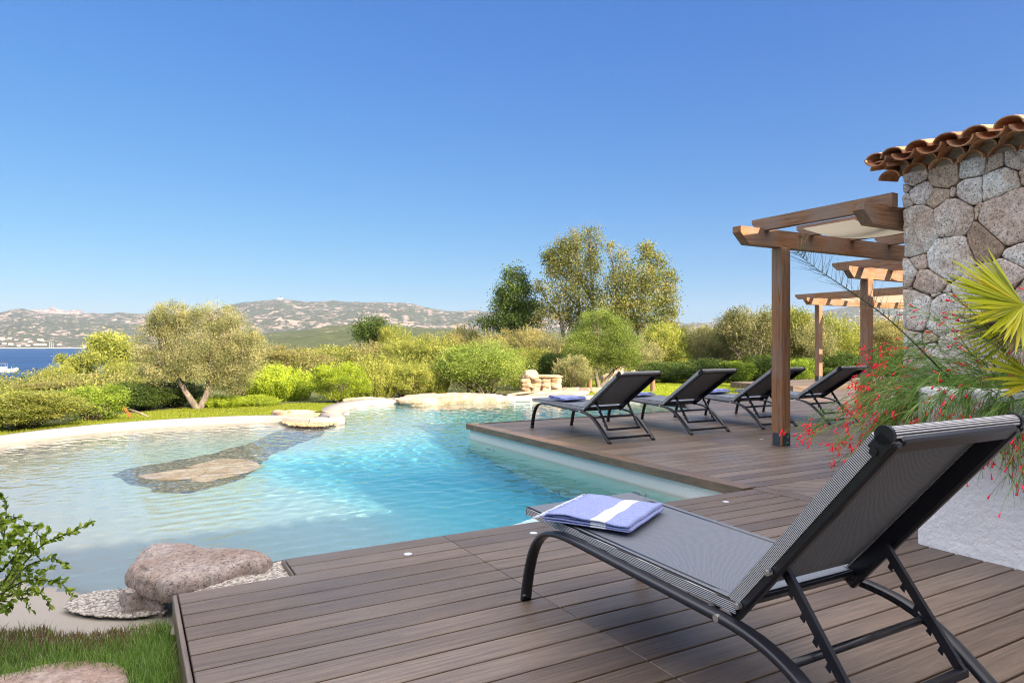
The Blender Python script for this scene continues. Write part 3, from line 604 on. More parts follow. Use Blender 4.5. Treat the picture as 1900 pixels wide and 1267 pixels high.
def pergola(up, vp, vl, u_end, u_right, rafters, label, zb=0., posts=(0,), over=.25, shade=None):
    t = empty('pergola', (0, 0, 0), TH, label, 'pergola', 'timber pergolas along the terrace')
    zt = 2.56
    for du in posts:
        mb = MB(); mb.rv = random.random(); mb.box((up+du, vp, (zt-.2+zb)/2), (.155, .155, zt-.2-zb), bev=.008); mb.build('post', M['wood_z'], t, rnd=True)
        mb = MB(); mb.box((up+du-.08, vp, zb+.075), (.008, .1, .15)); mb.box((up+du, vp-.08, zb+.075), (.12, .008, .15)); mb.box((up+du+.0, vp+.08, zb+.075), (.12, .008, .15)); mb.box((up+du+.08, vp, zb+.075), (.008, .1, .15))
        s = mb.build('post_shoe', M['steel'], t)
        for z in (.04, .11): mb = MB(); mb.tube([(up+du+.01, vp-.082, zb+z), (up+du+.01, vp-.094, zb+z)], .011, 10, up=Vector((0, 0, 1))); mb.build('bolt', M['bolt'], s)
    for v in (vp, vl):
        mb = MB(); beam(mb, (u_end, v, zt), (u_right, v, zt), .12, .2, .14, 0); mb.build('beam', M['wood_x'], t, rnd=True)
    for u in rafters:
        mb = MB(); beam(mb, (u, vp+over, zt+.12), (u, vl-.1, zt+.12), .09, .14, .1, 0); mb.build('rafter', M['wood_y'], t, rnd=True)
    if shade:
        for (ua, ub) in shade:
            mb = MB(); vs = []; n = 14
            for i in range(n+1):
                for j in range(n+1):
                    a, b = i/n, j/n; vs.append((ua+(ub-ua)*a, vl+.5+(vp-vl-.85)*b, zt-.02-.09*math.sin(math.pi*a)*(.6+.4*math.sin(math.pi*b))))
            mb.add(vs, [(i*(n+1)+j, (i+1)*(n+1)+j, (i+1)*(n+1)+j+1, i*(n+1)+j+1) for i in range(n) for j in range(n)]); mb.build('shade_cloth', M['cloth'], t, smooth=True)
    return t
m = NT('cream_shade_cloth', .9, .1); m.col((.72, .66, .52)); tr = m.N('BsdfTranslucent'); tr.inputs[0].default_value = (.7, .62, .46, 1); mx = m.N('MixShader'); mx.inputs[0].default_value = .4; m.L(m.p.outputs[0], mx.inputs[1]); m.L(tr.outputs[0], mx.inputs[2]); m.L(mx.outputs[0], m.out.inputs[0]); M['cloth'] = m.m
pergola(6.82, 5.52, 4.03, 6.07, 10.4, [6.5, 7.3, 8.1, 8.9, 9.7], 'nearest timber pergola with a thick post on the deck', shade=[(6.75, 8.05)], over=.12)
pergola(11.36, 7.38, 5.6, 10.78, 15.4, [11.15, 12., 12.9, 13.8], 'middle timber pergola, its post rising behind the red flowering plant', shade=[(12.06, 12.84)], over=.5)
pergola(17.5, 12.85, 9.3, 16.9, 23.4, [17.15, 17.95, 18.75, 19.55, 20.4, 21.3, 22.2], 'farthest timber pergola standing on the raised step', zb=.15, posts=(0, 5.), shade=[(18.0, 18.7), (19.6, 20.35)], over=.5)
# ------------------------------------------------------------------ house
house = empty('stone_house', (0, 0, 0), TH, 'granite stone house with terracotta tiled eave at the right of the pool', 'house')
UW = 6.62
def pxw(px, py):
    t = (px-CX)/F; Y = UW/(CU*t+SU); return (-SU*t+CU)*Y, H-(py-HY)/F*Y
SZ = [(997, 352, 58, .62), (1142, 345, 75, .75), (1283, 310, 70, .3), (1402, 305, 58, .74), (1510, 280, 60, .35), (962, 410, 33, .5), (965, 480, 36, .5), (1028, 445, 60, .35), (1110, 475, 62, .72), (1188, 455, 42, .55), (1285, 435, 75, .2), (1430, 410, 92, .1), (1540, 370, 42, .7),
      (1000, 640, 105, .3), (1175, 590, 100, .52), (1328, 545, 50, .78), (1480, 570, 135, .62), (1350, 690, 95, .97), (1165, 770, 105, .05), (1540, 760, 60, .2), (952, 870, 48, .3), (1032, 805, 48, .72), (988, 868, 20, .3), (1062, 912, 66, .7), (990, 955, 20, .2), (1085, 992, 42, .25), (1143, 968, 24, .3),
      (988, 1065, 92, .2), (1150, 1090, 100, .05), (1290, 1080, 80, .3), (965, 1195, 56, .2), (1080, 1180, 52, .76), (1200, 1230, 80, .1), (1340, 1190, 80, .4), (1300, 960, 90, .2), (1440, 900, 90, .5), (1450, 1060, 90, .3), (1560, 980, 80, .6), (1090, 1290, 60, .3), (990, 1300, 60, .5), (1480, 1220, 80, .6)]
seeds = []
for x, y, r, c in SZ:
    v, z = pxw(1350+x/2.816, 200+y/2.816); v2, z2 = pxw(1350+(x+r)/2.816, 200+y/2.816); seeds.append((v, z, abs(v-v2)*1.35, c))
tries = 0
while tries < 900:
    tries += 1; v, z, r = random.uniform(-3, 3.86), random.uniform(.05, 2.85), random.uniform(.1, .2)
    if v > pxw(1920, 600)[0]-.05 and z > .72: continue
    if all(math.hypot(v-a, z-b) > (r+c)*.8 for a, b, c, _ in seeds): seeds.append((v, z, r, random.random()))
def clip(poly, nx, nz, d):                            # keep nx*x+nz*z <= d
    out = []
    for i in range(len(poly)):
        a, b = poly[i], poly[(i+1) % len(poly)]; da = nx*a[0]+nz*a[1]-d; db = nx*b[0]+nz*b[1]-d
        if da <= 0: out.append(a)
        if (da < 0) != (db < 0) and abs(da-db) > 1e-9: t = da/(da-db); out.append((a[0]+(b[0]-a[0])*t, a[1]+(b[1]-a[1])*t))
    return out
mb = MB()
for i, (v, z, r, c) in enumerate(seeds):
    poly = [(-3, 0), (3.9, 0), (3.9, 2.87), (-3, 2.87)]
    for j, (a, b, q, _) in enumerate(seeds):
        if j == i or math.hypot(a-v, b-z) > 1.6: continue
        nx, nz = a-v, b-z; d2 = nx*nx+nz*nz; L_ = math.sqrt(d2); t = (d2+r*r-q*q)/(2*d2); d = (nx*v+nz*z)+t*d2
        poly = clip(poly, nx/L_, nz/L_, d/L_-.003)
        if len(poly) < 3: break
    if len(poly) < 3: continue
    cx_, cz_ = sum(p[0] for p in poly)/len(poly), sum(p[1] for p in poly)/len(poly)
    pts = []                                          # rounded, wobbly outline
    for k in range(len(poly)):
        a, b = poly[k], poly[(k+1) % len(poly)]; L_ = math.hypot(b[0]-a[0], b[1]-a[1]); n_ = max(1, int(L_/.022))
        for q in range(n_): t = q/n_; pts.append(Vector((a[0]+(b[0]-a[0])*t, a[1]+(b[1]-a[1])*t, 0)))
    for _ in range(1): pts = [(pts[k-1]+pts[k]*2+pts[(k+1) % len(pts)])/4 for k in range(len(pts))]
    n_ = len(pts); C0 = Vector((cx_, cz_, 0)); mb.rv = min(1, max(0, c+random.uniform(-.05, .05))); out0 = random.uniform(.03, .055); tl = (random.uniform(-.06, .06), random.uniform(-.06, .06)); vs = []
    for f, dpt in ((1., -.07), (1., out0*.6), (.99, out0*.88), (.96, out0), (.8, out0+.004), (.55, out0+.005), (.28, out0+.006)):
        for p in pts:
            q = C0+(p-C0)*f; w_ = mnoise.noise(Vector((q.x*9, q.y*9, i)))*.010+mnoise.noise(Vector((q.x*30, q.y*30, i)))*.006+mnoise.noise(Vector((q.x*70, q.y*70, i)))*.003
            vs.append((UW-dpt-(tl[0]*(q.x-cx_)+tl[1]*(q.y-cz_)+w_ if dpt > 0 else 0), q.x+w_, q.y+w_))
    vs.append((UW-out0-.006, cx_, cz_)); fs = [(r_*n_+k, r_*n_+(k+1) % n_, (r_+1)*n_+(k+1) % n_, (r_+1)*n_+k) for r_ in range(6) for k in range(n_)]+[(6*n_+k, 6*n_+(k+1) % n_, 7*n_) for k in range(n_)]
    mb.add(vs, fs)
mb.build('stone_facing', M['granite'], house, smooth=True, rnd=True)
mb = MB(); mb.box((10.3, -.1, 1.43), (7.36-.1, 7.98, 2.86)); mb.box((UW+.05, .45, 1.43), (.06, 6.88, 2.86)); mb.build('wall', M['mortar'], house)
mb = MB(); mb.box((-4.8, -9.4, 2.75), (20.4, 5, 5.5)); mb.box((9.4, -8.6, 2.75), (8., 6.6, 5.5)); mb.build('rendered_wall', M['stucco'], house)
def tile(mb, u, v, z, L_=.42, r0=.105, r1=.085, slope=12, up=True, yaw=0., flat=.62):
    n = 9; th = .012; vs = []; a0 = R(slope); ca, sa = math.cos(a0), math.sin(a0); cy, sy = math.cos(yaw), math.sin(yaw)
    for x, r in ((0, r0), (L_, r1)):
        for rr in (r, r-th):
            for k in range(n):
                an = math.pi*k/(n-1); y = math.cos(an)*rr*1.08; h = math.sin(an)*rr*flat*1.25
                if not up: h = -h
                X_ = x*ca-h*sa; Z_ = x*sa+h*ca; vs.append((u+X_*cy-y*sy, v+X_*sy+y*cy, z+Z_))
    fs = []
    for k in range(n-1): fs += [(k, k+1, 2*n+k+1, 2*n+k), (n+k+1, n+k, 3*n+k, 3*n+k+1), (k+1, k, n+k, n+k+1), (2*n+k, 2*n+k+1, 3*n+k+1, 3*n+k)]
    fs += [(0, n, 3*n, 2*n)[::-1], (n-1, 2*n-1, 4*n-1, 3*n-1)]; mb.rv = random.random(); mb.add(vs, fs)
mb = MB(); P0 = .25; jit = lambda s: random.uniform(-s, s)
v = 4.02
while v > -1:
    tile(mb, 6.54+jit(.012), v+jit(.012), 2.85+jit(.006), .3, .105, .1, 4, yaw=jit(.06)); tile(mb, 6.47+jit(.012), v-.125+jit(.012), 2.915+jit(.006), .35, .108, .1, 5, yaw=jit(.06))
    for c_ in range(3):
        uu = 6.37+.34*c_; zz = 2.985+.34*c_*.2
        tile(mb, uu-.03+jit(.01), v-.0+jit(.012), zz+.035, .42, .105, .09, 12, up=False, yaw=jit(.04)); tile(mb, uu+jit(.015), v-.125+jit(.012), zz+.03+jit(.006), .44, .108, .088, 12, yaw=jit(.05))
    v -= P0
for c_ in range(9): tile(mb, 6.4+.36*c_, 4.07+jit(.01), 3.01+.36*c_*.2, .45, .1, .085, 11, yaw=jit(.03)); tile(mb, 6.43+.36*c_, 4.05+jit(.01), 2.93+.36*c_*.2, .42, .1, .09, 11, yaw=-.15)
mb.build('eave_tiles', M['tile'], house, rnd=True)
mb = MB(); mb.box((6.93, .5, 2.93), (.62, 6.9, .12)); mb.box((6.9, .52, 3.02), (.62, 7.0, .07)); mb.build('eave_mortar', M['mortar_l'], house)
def corr(mb, u0, u1, z0, z1, v0, v1, pitch=.25):      # corrugated tile field, slope along u
    n = int((v1-v0)/pitch*6); vs = []
    for (u, z) in ((u0, z0), (u1, z1)):
        for k in range(n+1): vs.append((u, v0+(v1-v0)*k/n, z+.045*abs(math.sin(math.pi*k/6))))
    mb.add(vs, [(k, k+1, n+2+k, n+1+k) for k in range(n)])
    mb.add([(u0+.02, v0, z0-.03), (u1, v0, z1-.03), (u1, v1, z1-.03), (u0+.02, v1, z0-.03)], [(0, 1, 2, 3)])
mb = MB(); mb.rv = .5; corr(mb, 7.3, 10.6, 3.22, 3.9, -6, 4.1); corr(mb, 10.6, 14.2, 3.9, 3.1, -6, 4.1)
mb.add([(-15, -6.8, 5.52), (5.5, -6.8, 5.52), (5.5, -12, 6.5), (-15, -12, 6.5)], [(0, 1, 2, 3)]); mb.add([(5.6, -5.2, 5.52), (13.5, -5.2, 5.52), (13.5, -12, 6.7), (5.6, -12, 6.7)], [(0, 1, 2, 3)])
u = -15
while u < 5.6: tile(mb, u, -6.55+jit(.03), 5.52, .6, .12, .1, 10, yaw=-math.pi/2+jit(.05)); tile(mb, u+.125, -6.6, 5.52, .5, .1, .1, 10, up=False, yaw=-math.pi/2); u += .25
while u < 13.4: tile(mb, u, -5.0+jit(.03), 5.52, .6, .12, .1, 10, yaw=-math.pi/2+jit(.05)); tile(mb, u+.125, -5.05, 5.52, .5, .1, .1, 10, up=False, yaw=-math.pi/2); u += .25
mb.box((-4.7, -6.95, 5.5), (20.4, .5, .06)); mb.box((9.5, -5.4, 5.5), (7.9, .5, .06))
mb.build('roof', M['tile'], house, rnd=True)

# ------------------------------------------------------------------ planter
pl = empty('planter', (0, 0, 0), TH, 'white rough rendered planter wall behind the foreground lounger', 'planter')
prof = [(4.15, -.02)]+[(4.15, .02*i) for i in range(0, 46)]+[(4.152, .925), (4.16, .94), (4.18, .95), (4.25, .952), (4.33, .95), (4.345, .94), (4.35, .92), (4.35, .8)]
vv = np.arange(-2.0, 2.345, .02); vv = np.append(vv, [2.355, 2.368, 2.376, 2.38]); pr = np.array(prof)
U_ = np.repeat(pr[None, :, 0], len(vv), 0); Z_ = np.repeat(pr[None, :, 1], len(vv), 0); V_ = np.repeat(vv[:, None], len(pr), 1)
U_ = U_+np.maximum(0, V_-2.345)**2*16*(Z_ < .93); dn = (fbm(V_*9, Z_*9, 4, 3)-.5)*.012+(fbm(V_*2, Z_*2, 2, 8)-.5)*.012
Vt = np.stack([U_-dn*(U_ < 4.2), V_, Z_+dn*(U_ > 4.2)*(Z_ > .9)], -1).reshape(-1, 3); i = np.arange(U_.size).reshape(U_.shape)
npmesh('wall', Vt, np.stack([i[:-1, :-1], i[:-1, 1:], i[1:, 1:], i[1:, :-1]], -1).reshape(-1, 4), M['stucco'], pl, smooth=True)
mb = MB(); mb.box((5.39, 2.29, .47), (2.44, .16, .93), bev=.01); mb.build('end_wall', M['stucco'], pl)
mb = MB(); mb.box((5.45, .15, .82), (2.2, 4.1, .1)); mb.build('soil', plain('planter_soil', (.06, .045, .03), .95), pl)

# ------------------------------------------------------------------ rocks
def slab_rock(name, outline, zt, zb, mat, label, cat, tilt=(0, 0), amp=.012, inset=.1, px=True, group=None, dome=.02, under=.12):
    hh = (zt-zb); ym = (min(q[1] for q in outline), max(q[1] for q in outline)); pts = [G(x, y, zt-.03*hh-.6*hh*float(sm(.3, .8, (y-ym[0])/(ym[1]-ym[0])))) for x, y in outline] if px else [Vector((*p, 0)) for p in outline]
    pts = [Vector((q.x, q.y, 0)) for q in smoothline(pts+[pts[0]], 9)[:-1]]; n = len(pts); C = sum(pts, Vector())/n; mb = MB(); vs = []
    rings = [(0, 0), (.12, 0), (.24, 0), (.36, 0), (.48, 0), (.6, 0), (.72, 0), (.78, 0), (.82, .01), (.92, .05), (.97, .14), (.99, .24), (1., .34), (1.01, .47), (1.01, .6), (1., .73), (.97, .86), (1-under, 1)]
    rd = random.uniform(0, 50)
    for f, dz in rings[1:]:
        for p in pts:
            q = C+(p-C)*f; z = zt+dome*(1-f*f)-dz*hh
            nn = mnoise.fractal(Vector((q.x*3+rd, q.y*3, z*3)), .7, 2.1, 6)*amp*2.2; nn = nn+(abs(mnoise.noise(Vector((q.x*6+rd, q.y*6, z*8))))-.2)*amp*1.2; rad = (q-C).normalized() if f > .1 else Vector()
            vs.append((q.x+rad.x*nn*(f > .8), q.y+rad.y*nn*(f > .8), z+nn*.8+tilt[0]*(q.x-C.x)+tilt[1]*(q.y-C.y)))
    fs = [(r*n+k, r*n+(k+1) % n, (r+1)*n+(k+1) % n, (r+1)*n+k) for r in range(len(rings)-2) for k in range(n)]; vs.append((C.x, C.y, zt+dome)); fs += [(k, len(vs)-1, (k+1) % n) for k in range(n)]
    mb.add([Vector(v)-C for v in vs], [f[::-1] for f in fs]); o = mb.build(name, mat, smooth=True); o.location = C; return tag(o, label, cat, group)
slab_rock('boulder', [(231, 1072), (238, 1050), (262, 1022), (300, 1008), (350, 1004), (372, 1010), (430, 1016), (495, 1028), (499, 1036), (488, 1052), (450, 1072), (400, 1092), (350, 1104), (300, 1106), (250, 1092)], .035, -.10, M['boulder'], 'big flat pinkish grey boulder at the pool edge by the deck corner', 'rock', amp=.008, dome=.014, under=.2)
slab_rock('rock', [(219, 1118), (228, 1104), (260, 1098), (300, 1100), (310, 1116), (290, 1128), (245, 1126)], -.06, -.22, M['boulder'], 'small brown rock wedged under the big boulder on the pebbles', 'rock', amp=.01, under=.2)
slab_rock('stepping_stone', [(-60, 1262), (40, 1240), (130, 1224), (200, 1222), (238, 1235), (236, 1270), (190, 1330), (60, 1350), (-70, 1340)], -.095, -.16, M['slab'], 'flat reddish granite stepping slab sunk in the grass at the bottom left', 'paving slab', amp=.006, dome=.012)
slab_rock('rock', [(741, 738), (760, 731), (830, 729), (900, 729), (940, 734), (930, 741), (860, 745), (790, 749), (745, 748)], -.07, -.25, M['rock'], 'long pale granite slab on the far rim of the pool', 'rock', amp=.018, dome=.01, under=.02)
slab_rock('rock', [(503, 771), (525, 765), (570, 762), (606, 764), (622, 769), (590, 774), (540, 775)], -.08, -.26, M['rock'], 'low sandstone coloured rock beside the pebble fan on the lawn side of the pool', 'rock', amp=.014, dome=.01)
slab_rock('rock', [(940, 733), (980, 726), (1080, 724), (1080, 729), (985, 731), (945, 738)], -.08, -.18, M['rock'], 'thin pale stone strip on the far rim right of the long slab', 'rock', amp=.01)
slab_rock('rock', [(636, 744), (650, 738), (700, 738), (740, 740), (735, 744), (690, 744)], -.1, -.2, M['rock'], 'flat pale paving rock between the lime bush and the pool rim', 'rock', amp=.012)
def ball_rock(px, yb, wpx, hpx, label, mat=M['rock'], depth_=1., z0=-.2, name='rock', cat='rock'):
    c = G(px, yb, z0); s = c.y/F; b = bmesh.new(); bmesh.ops.create_icosphere(b, subdivisions=4, radius=1); sd = random.uniform(0, 99)
    for v in b.verts: n = 1+mnoise.fractal(v.co*1.1+Vector((sd, 0, 0)), .9, 2., 5)*.22; v.co = Vector((v.co.x*n*wpx*s/2, v.co.y*n*wpx*s/2*depth_, max(v.co.z*n, -.35)*hpx*s*.72))
    me = bpy.data.meshes.new(name); b.to_mesh(me); b.free(); me.materials.append(mat); me.shade_smooth(); o = link(name, me); o.location = (c.x, c.y, z0+hpx*s*.22); return tag(o, label, cat)
ball_rock(1152, 712, 58, 36, 'orange brown boulder under the mid olive tree, left of the wooden bollard')
ball_rock(1128, 716, 24, 24, 'small brown boulder leaning against the bigger orange boulder')
ball_rock(985, 701, 28, 16, 'rough pinkish rock topping the low stone niche', z0=.3)
# underwater pink rocks lying in the pebble band
for ol, lb in (([(258, 893), (300, 882), (345, 876), (378, 878), (372, 892), (345, 902), (300, 903), (268, 900)], 'pink submerged rock at the left of the pebble band'), ([(345, 872), (400, 858), (450, 857), (484, 868), (462, 882), (420, 897), (380, 905), (352, 903), (375, 886)], 'beige submerged rock at the right of the pebble band')):
    c = [G(x, y, WZ-.1) for x, y in ol]; cc = sum(c, Vector())/len(c); zf = float(zfloor(np.array([cc.x]), np.array([cc.y]))[0])
    o = slab_rock('rock', ol, WZ-.12, WZ-.2, M['pinkrock'], lb, 'rock', amp=.012, dome=.0); o.cycles.is_caustics_receiver = True
    for v in o.data.vertices: pass
    o.location = (cc.x, cc.y, zf+.075-(WZ-.12))
# pebble beds: real pebbles
def pebbles(name, poly, z, n, r, label, seed, sink=None):
    pts = np.array([tuple(G(x, y, z)[:2]) for x, y in poly]); rg = np.random.default_rng(seed); lo, hi = pts.min(0), pts.max(0); P_ = rg.uniform(lo, hi, (n*3, 2)); P_ = P_[sdist(P_[:, 0], P_[:, 1], pts) > 0][:n]
    b = bmesh.new(); bmesh.ops.create_icosphere(b, subdivisions=2, radius=1); V0 = np.array([v.co[:] for v in b.verts]); F0 = np.array([[v.index for v in f.verts] for f in b.faces]); b.free(); k = len(V0); m_ = len(P_)
    a = rg.uniform(0, 6.28, m_); s = r*rg.uniform(.55, 1.3, m_); el = rg.uniform(.55, .9, m_); ca, sa = np.cos(a), np.sin(a)
    x = V0[None, :, 0]*s[:, None]; y = V0[None, :, 1]*(s*el)[:, None]; zz = V0[None, :, 2]*(s*.5)[:, None]
    X = x*ca[:, None]-y*sa[:, None]+P_[:, :1]; Y = x*sa[:, None]+y*ca[:, None]+P_[:, 1:]; zb = z if sink is None else sink(P_[:, 0], P_[:, 1])[:, None]
    V = np.stack([X, Y, zz+zb+rg.uniform(-.3, .3, m_)[:, None]*r], -1).reshape(-1, 3); Fq = (F0[None]+(np.arange(m_)*k)[:, None, None]).reshape(-1, 3)
    o = npmesh(name, V, Fq, M['pebble'], smooth=True, rnd=np.repeat(rg.uniform(0, 1, m_), k)); return tag(o, label, 'pebbles', kind='stuff')
m = NT('river_pebble', .5, .4); m.col(m.ramp(m.attr('rnd'), [(0, (.13, .11, .1)), (.3, (.3, .25, .2)), (.6, (.45, .4, .34)), (.85, (.58, .54, .48)), (1, (.2, .18, .17))])); M['pebble'] = m.m
m = NT('golden_pebble', .6, .3); m.col(m.ramp(m.attr('rnd'), [(0, (.2, .11, .05)), (.3, (.34, .21, .1)), (.6, (.42, .3, .17)), (1, (.5, .4, .28))])); M['pebble2'] = m.m
pebbles('pebbles', [(120, 1125), (135, 1108), (175, 1098), (230, 1093), (300, 1095), (310, 1135), (245, 1144), (180, 1142), (135, 1134)], -.165, 3600, .011, 'oval bed of small grey pebbles beside the big boulder', 1)
pebbles('pebbles', [(340, 1106), (400, 1086), (480, 1050), (534, 1040), (556, 1074), (470, 1088), (335, 1114)], -.03, 3000, .011, 'narrow strip of grey pebbles between boulder and deck', 2)
M['pebble'] = M['pebble2']
pebbles('pebbles', [(520, 781), (560, 777), (600, 777), (622, 779), (624, 786), (600, 791), (560, 791), (535, 788)], -.19, 2200, .02, 'fan of golden pebbles running from the rim into the water', 3)
mb = MB(); ps = [G(x, y, -.045) for x, y in [(330, 1112), (400, 1084), (480, 1046), (536, 1036), (558, 1078), (470, 1092)]]; mb.add(ps+[p-Vector((0, 0, .3)) for p in ps], [tuple(range(6)), *[(i, (i+1) % 6, 6+(i+1) % 6, 6+i) for i in range(6)]]); tag(mb.build('pebble_base', M['mortar']), kind='structure')

# ------------------------------------------------------------------ low stone niche, border stones, bollards, plank
def stones(name, boxes, mat, parent=None, rnd=False):
    mb = MB()
    for (c, d) in boxes:
        b = bmesh.new(); bmesh.ops.create_cube(b, size=1); bmesh.ops.subdivide_edges(b, edges=b.edges[:], cuts=3, use_grid_fill=True); sd = random.uniform(0, 99)
        for v in b.verts:
            q = v.co.copy(); l = max(abs(q.x), abs(q.y), abs(q.z)); q = q.lerp(q.normalized()*.62, .35); v.co = Vector((q.x*d[0], q.y*d[1], q.z*d[2]))*(1+mnoise.noise(q*3+Vector((sd, 0, 0)))*.25)+Vector(c)
        b.verts.index_update(); mb.add([v.co for v in b.verts], [[v.index for v in f.verts] for f in b.faces]); b.free()
    return mb.build(name, mat, parent, smooth=True)
p = G(1005, 729, -.2); t = empty('stone_niche', p, R(-8), 'low dry stone block with a narrow niche beyond the pool', 'stone wall')
bx = []
for r_ in range(3):
    for c_ in range(3): bx.append(((-.42+.27*c_+random.uniform(-.03, .03), 0, .08+.15*r_), (.3, .45, .18)))
stones('masonry', bx, M['rock'], t); stones('pillar', [((.42, 0, .08+.15*r_), (.3, .42, .18)) for r_ in range(3)], M['rock'], t); stones('cap_stone', [((.0, 0, .49), (1.15, .5, .08))], M['rock'], t)
for i, x in enumerate([1000, 1022, 1044, 1064, 1084, 1106, 1126]):
    o = stones('border_stone', [((0, 0, .05), (.34, .2, .16))], M['rock'] if i % 2 else M['slab']); o.location = G(x, 727-.4*i*0, -.17); tag(o, 'rough stone in the low border behind the far rim of the pool', 'stone', 'stones of the low border beyond the pool')
for x, yb, yt, lb in ((1211, 727, 694, 'short round wooden bollard on the lawn beside the first lounger backrest'), (1094, 725, 702, 'dark wooden bollard behind the low border stones left of the first lounger')):
    p = G(x, yb, -.15); hgt = (yb-yt)/F*p.y; mb = MB(); mb.tube([(0, 0, 0), (0, 0, hgt-.02), (0, 0, hgt)], [.07, .07, .055], 14); o = mb.build('bollard', M['wood_z'], smooth=False, rnd=True); o.location = p; tag(o, lb, 'bollard')
p = G(236, 774, -.15); mb = MB(); mb.rv = .9; mb.box((0, 0, .1), (.04, .02, .24), Matrix.Rotation(R(-38), 3, 'Y')); o = mb.build('wooden_stake', plain('orange_stained_wood', (.42, .14, .04), .7)); o.location = p; tag(o, 'short orange wooden stake leaning at the edge of the left lawn', 'stake')
mb = MB(); mb.tube([(-.1, .05, .14), (.08, .05, .08), (.28, 0, .01)], [.018, .02, .016], 7); o = mb.build('driftwood', M['twig'], smooth=True); o.location = p+Vector((.12, 0, 0)); tag(o, 'pale dead stick lying beside the orange stake', 'stick')
# underwater lamps in the pool wall
for v, z, lb in ((8.6, -.5, 'round pool lamp in the wall below the leftmost lounger'), (5.35, -.5, 'round pool lamp in the wall nearest the inner deck corner')):
    t = empty('pool_lamp', W(4.49, v, z), TH, lb, 'pool lamp'); mb = MB(); mb.tube([(0, 0, 0), (-.02, 0, 0)], .1, 24, up=Vector((0, 0, 1))); mb.build('rim', plain('lamp_rim', (.55, .6, .58), .4), t); mb = MB(); mb.tube([(-.021, 0, 0), (-.03, 0, 0)], .075, 20, up=Vector((0, 0, 1))); mb.build('lens', plain('lamp_lens', (.12, .2, .2), .2), t)
# skimmer
p = G(970, 745, -.17); mb = MB(); mb.box((0, 0, 0), (.45, .04, .12), bev=.01); t = tag(mb.build('skimmer', plain('white_plastic', (.8, .8, .78), .4)), 'white rectangular skimmer mouth in the far pool rim', 'skimmer'); t.location = p; mb = MB(); mb.box((0, -.022, -.005), (.36, .004, .05)); mb.build('opening', plain('skimmer_opening', (.15, .2, .16), .6), t)
# ------------------------------------------------------------------ vegetation
def unit(n, rg): v = rg.normal(size=(n, 3)); return v/np.linalg.norm(v, axis=1)[:, None]
def leafquads(C, L_, Wd, rg, up=.3, out=None, outw=0., flat=0.):
    n = len(C); d = unit(n, rg); d[:, 2] += up
    if out is not None: d += out*outw
    d /= np.linalg.norm(d, axis=1)[:, None]; s = np.cross(d, unit(n, rg)); s /= np.linalg.norm(s, axis=1)[:, None]+1e-9
    L_ = np.broadcast_to(L_, (n,))[:, None]; Wd = np.broadcast_to(Wd, (n,))[:, None]
    V = np.stack([C-d*L_/2, C+s*Wd/2, C+d*L_/2, C-s*Wd/2], 1).reshape(-1, 3); return V, np.arange(4*n).reshape(n, 4)
def lobes_cloud(lobes, n, leaf, rg, clump=.16, nper=70, shell=.45, up=.3, asp=.45, zmin=None):
    """lobes: (cx,cy,cz,rx,ry,rz); returns V,F,rnd"""
    vol = np.array([(l[3]*l[5])**1.0 for l in lobes]); vol = vol/vol.sum(); nc = max(3, n//nper); Cs = []; rn = []
    idx = rg.choice(len(lobes), nc, p=vol); Lb = np.array(lobes)[idx]; dr = unit(nc, rg); rr = rg.uniform(shell**3, 1, nc)**(1/3.)
    cen = Lb[:, :3]+dr*Lb[:, 3:6]*rr[:, None]; crad = np.minimum(Lb[:, 3], Lb[:, 5])*clump*rg.uniform(.6, 1.5, nc)+leaf
    cv = rg.uniform(0, 1, nc); k = np.repeat(np.arange(nc), nper); C = cen[k]+rg.normal(size=(len(k), 3))*crad[k][:, None]*np.array([1, 1, .8])
    rnd = np.clip(cv[k]*.7+rg.uniform(0, 1, len(k))*.3, 0, 1)
    if zmin is not None: m_ = C[:, 2] > zmin; C, rnd, k = C[m_], rnd[m_], k[m_]
    V, Fq = leafquads(C, leaf*rg.uniform(.6, 1.4, len(C)), leaf*asp*rg.uniform(.7, 1.3, len(C)), rg, up, dr[k], .5)
    return V, Fq, np.repeat(rnd, 4), cen
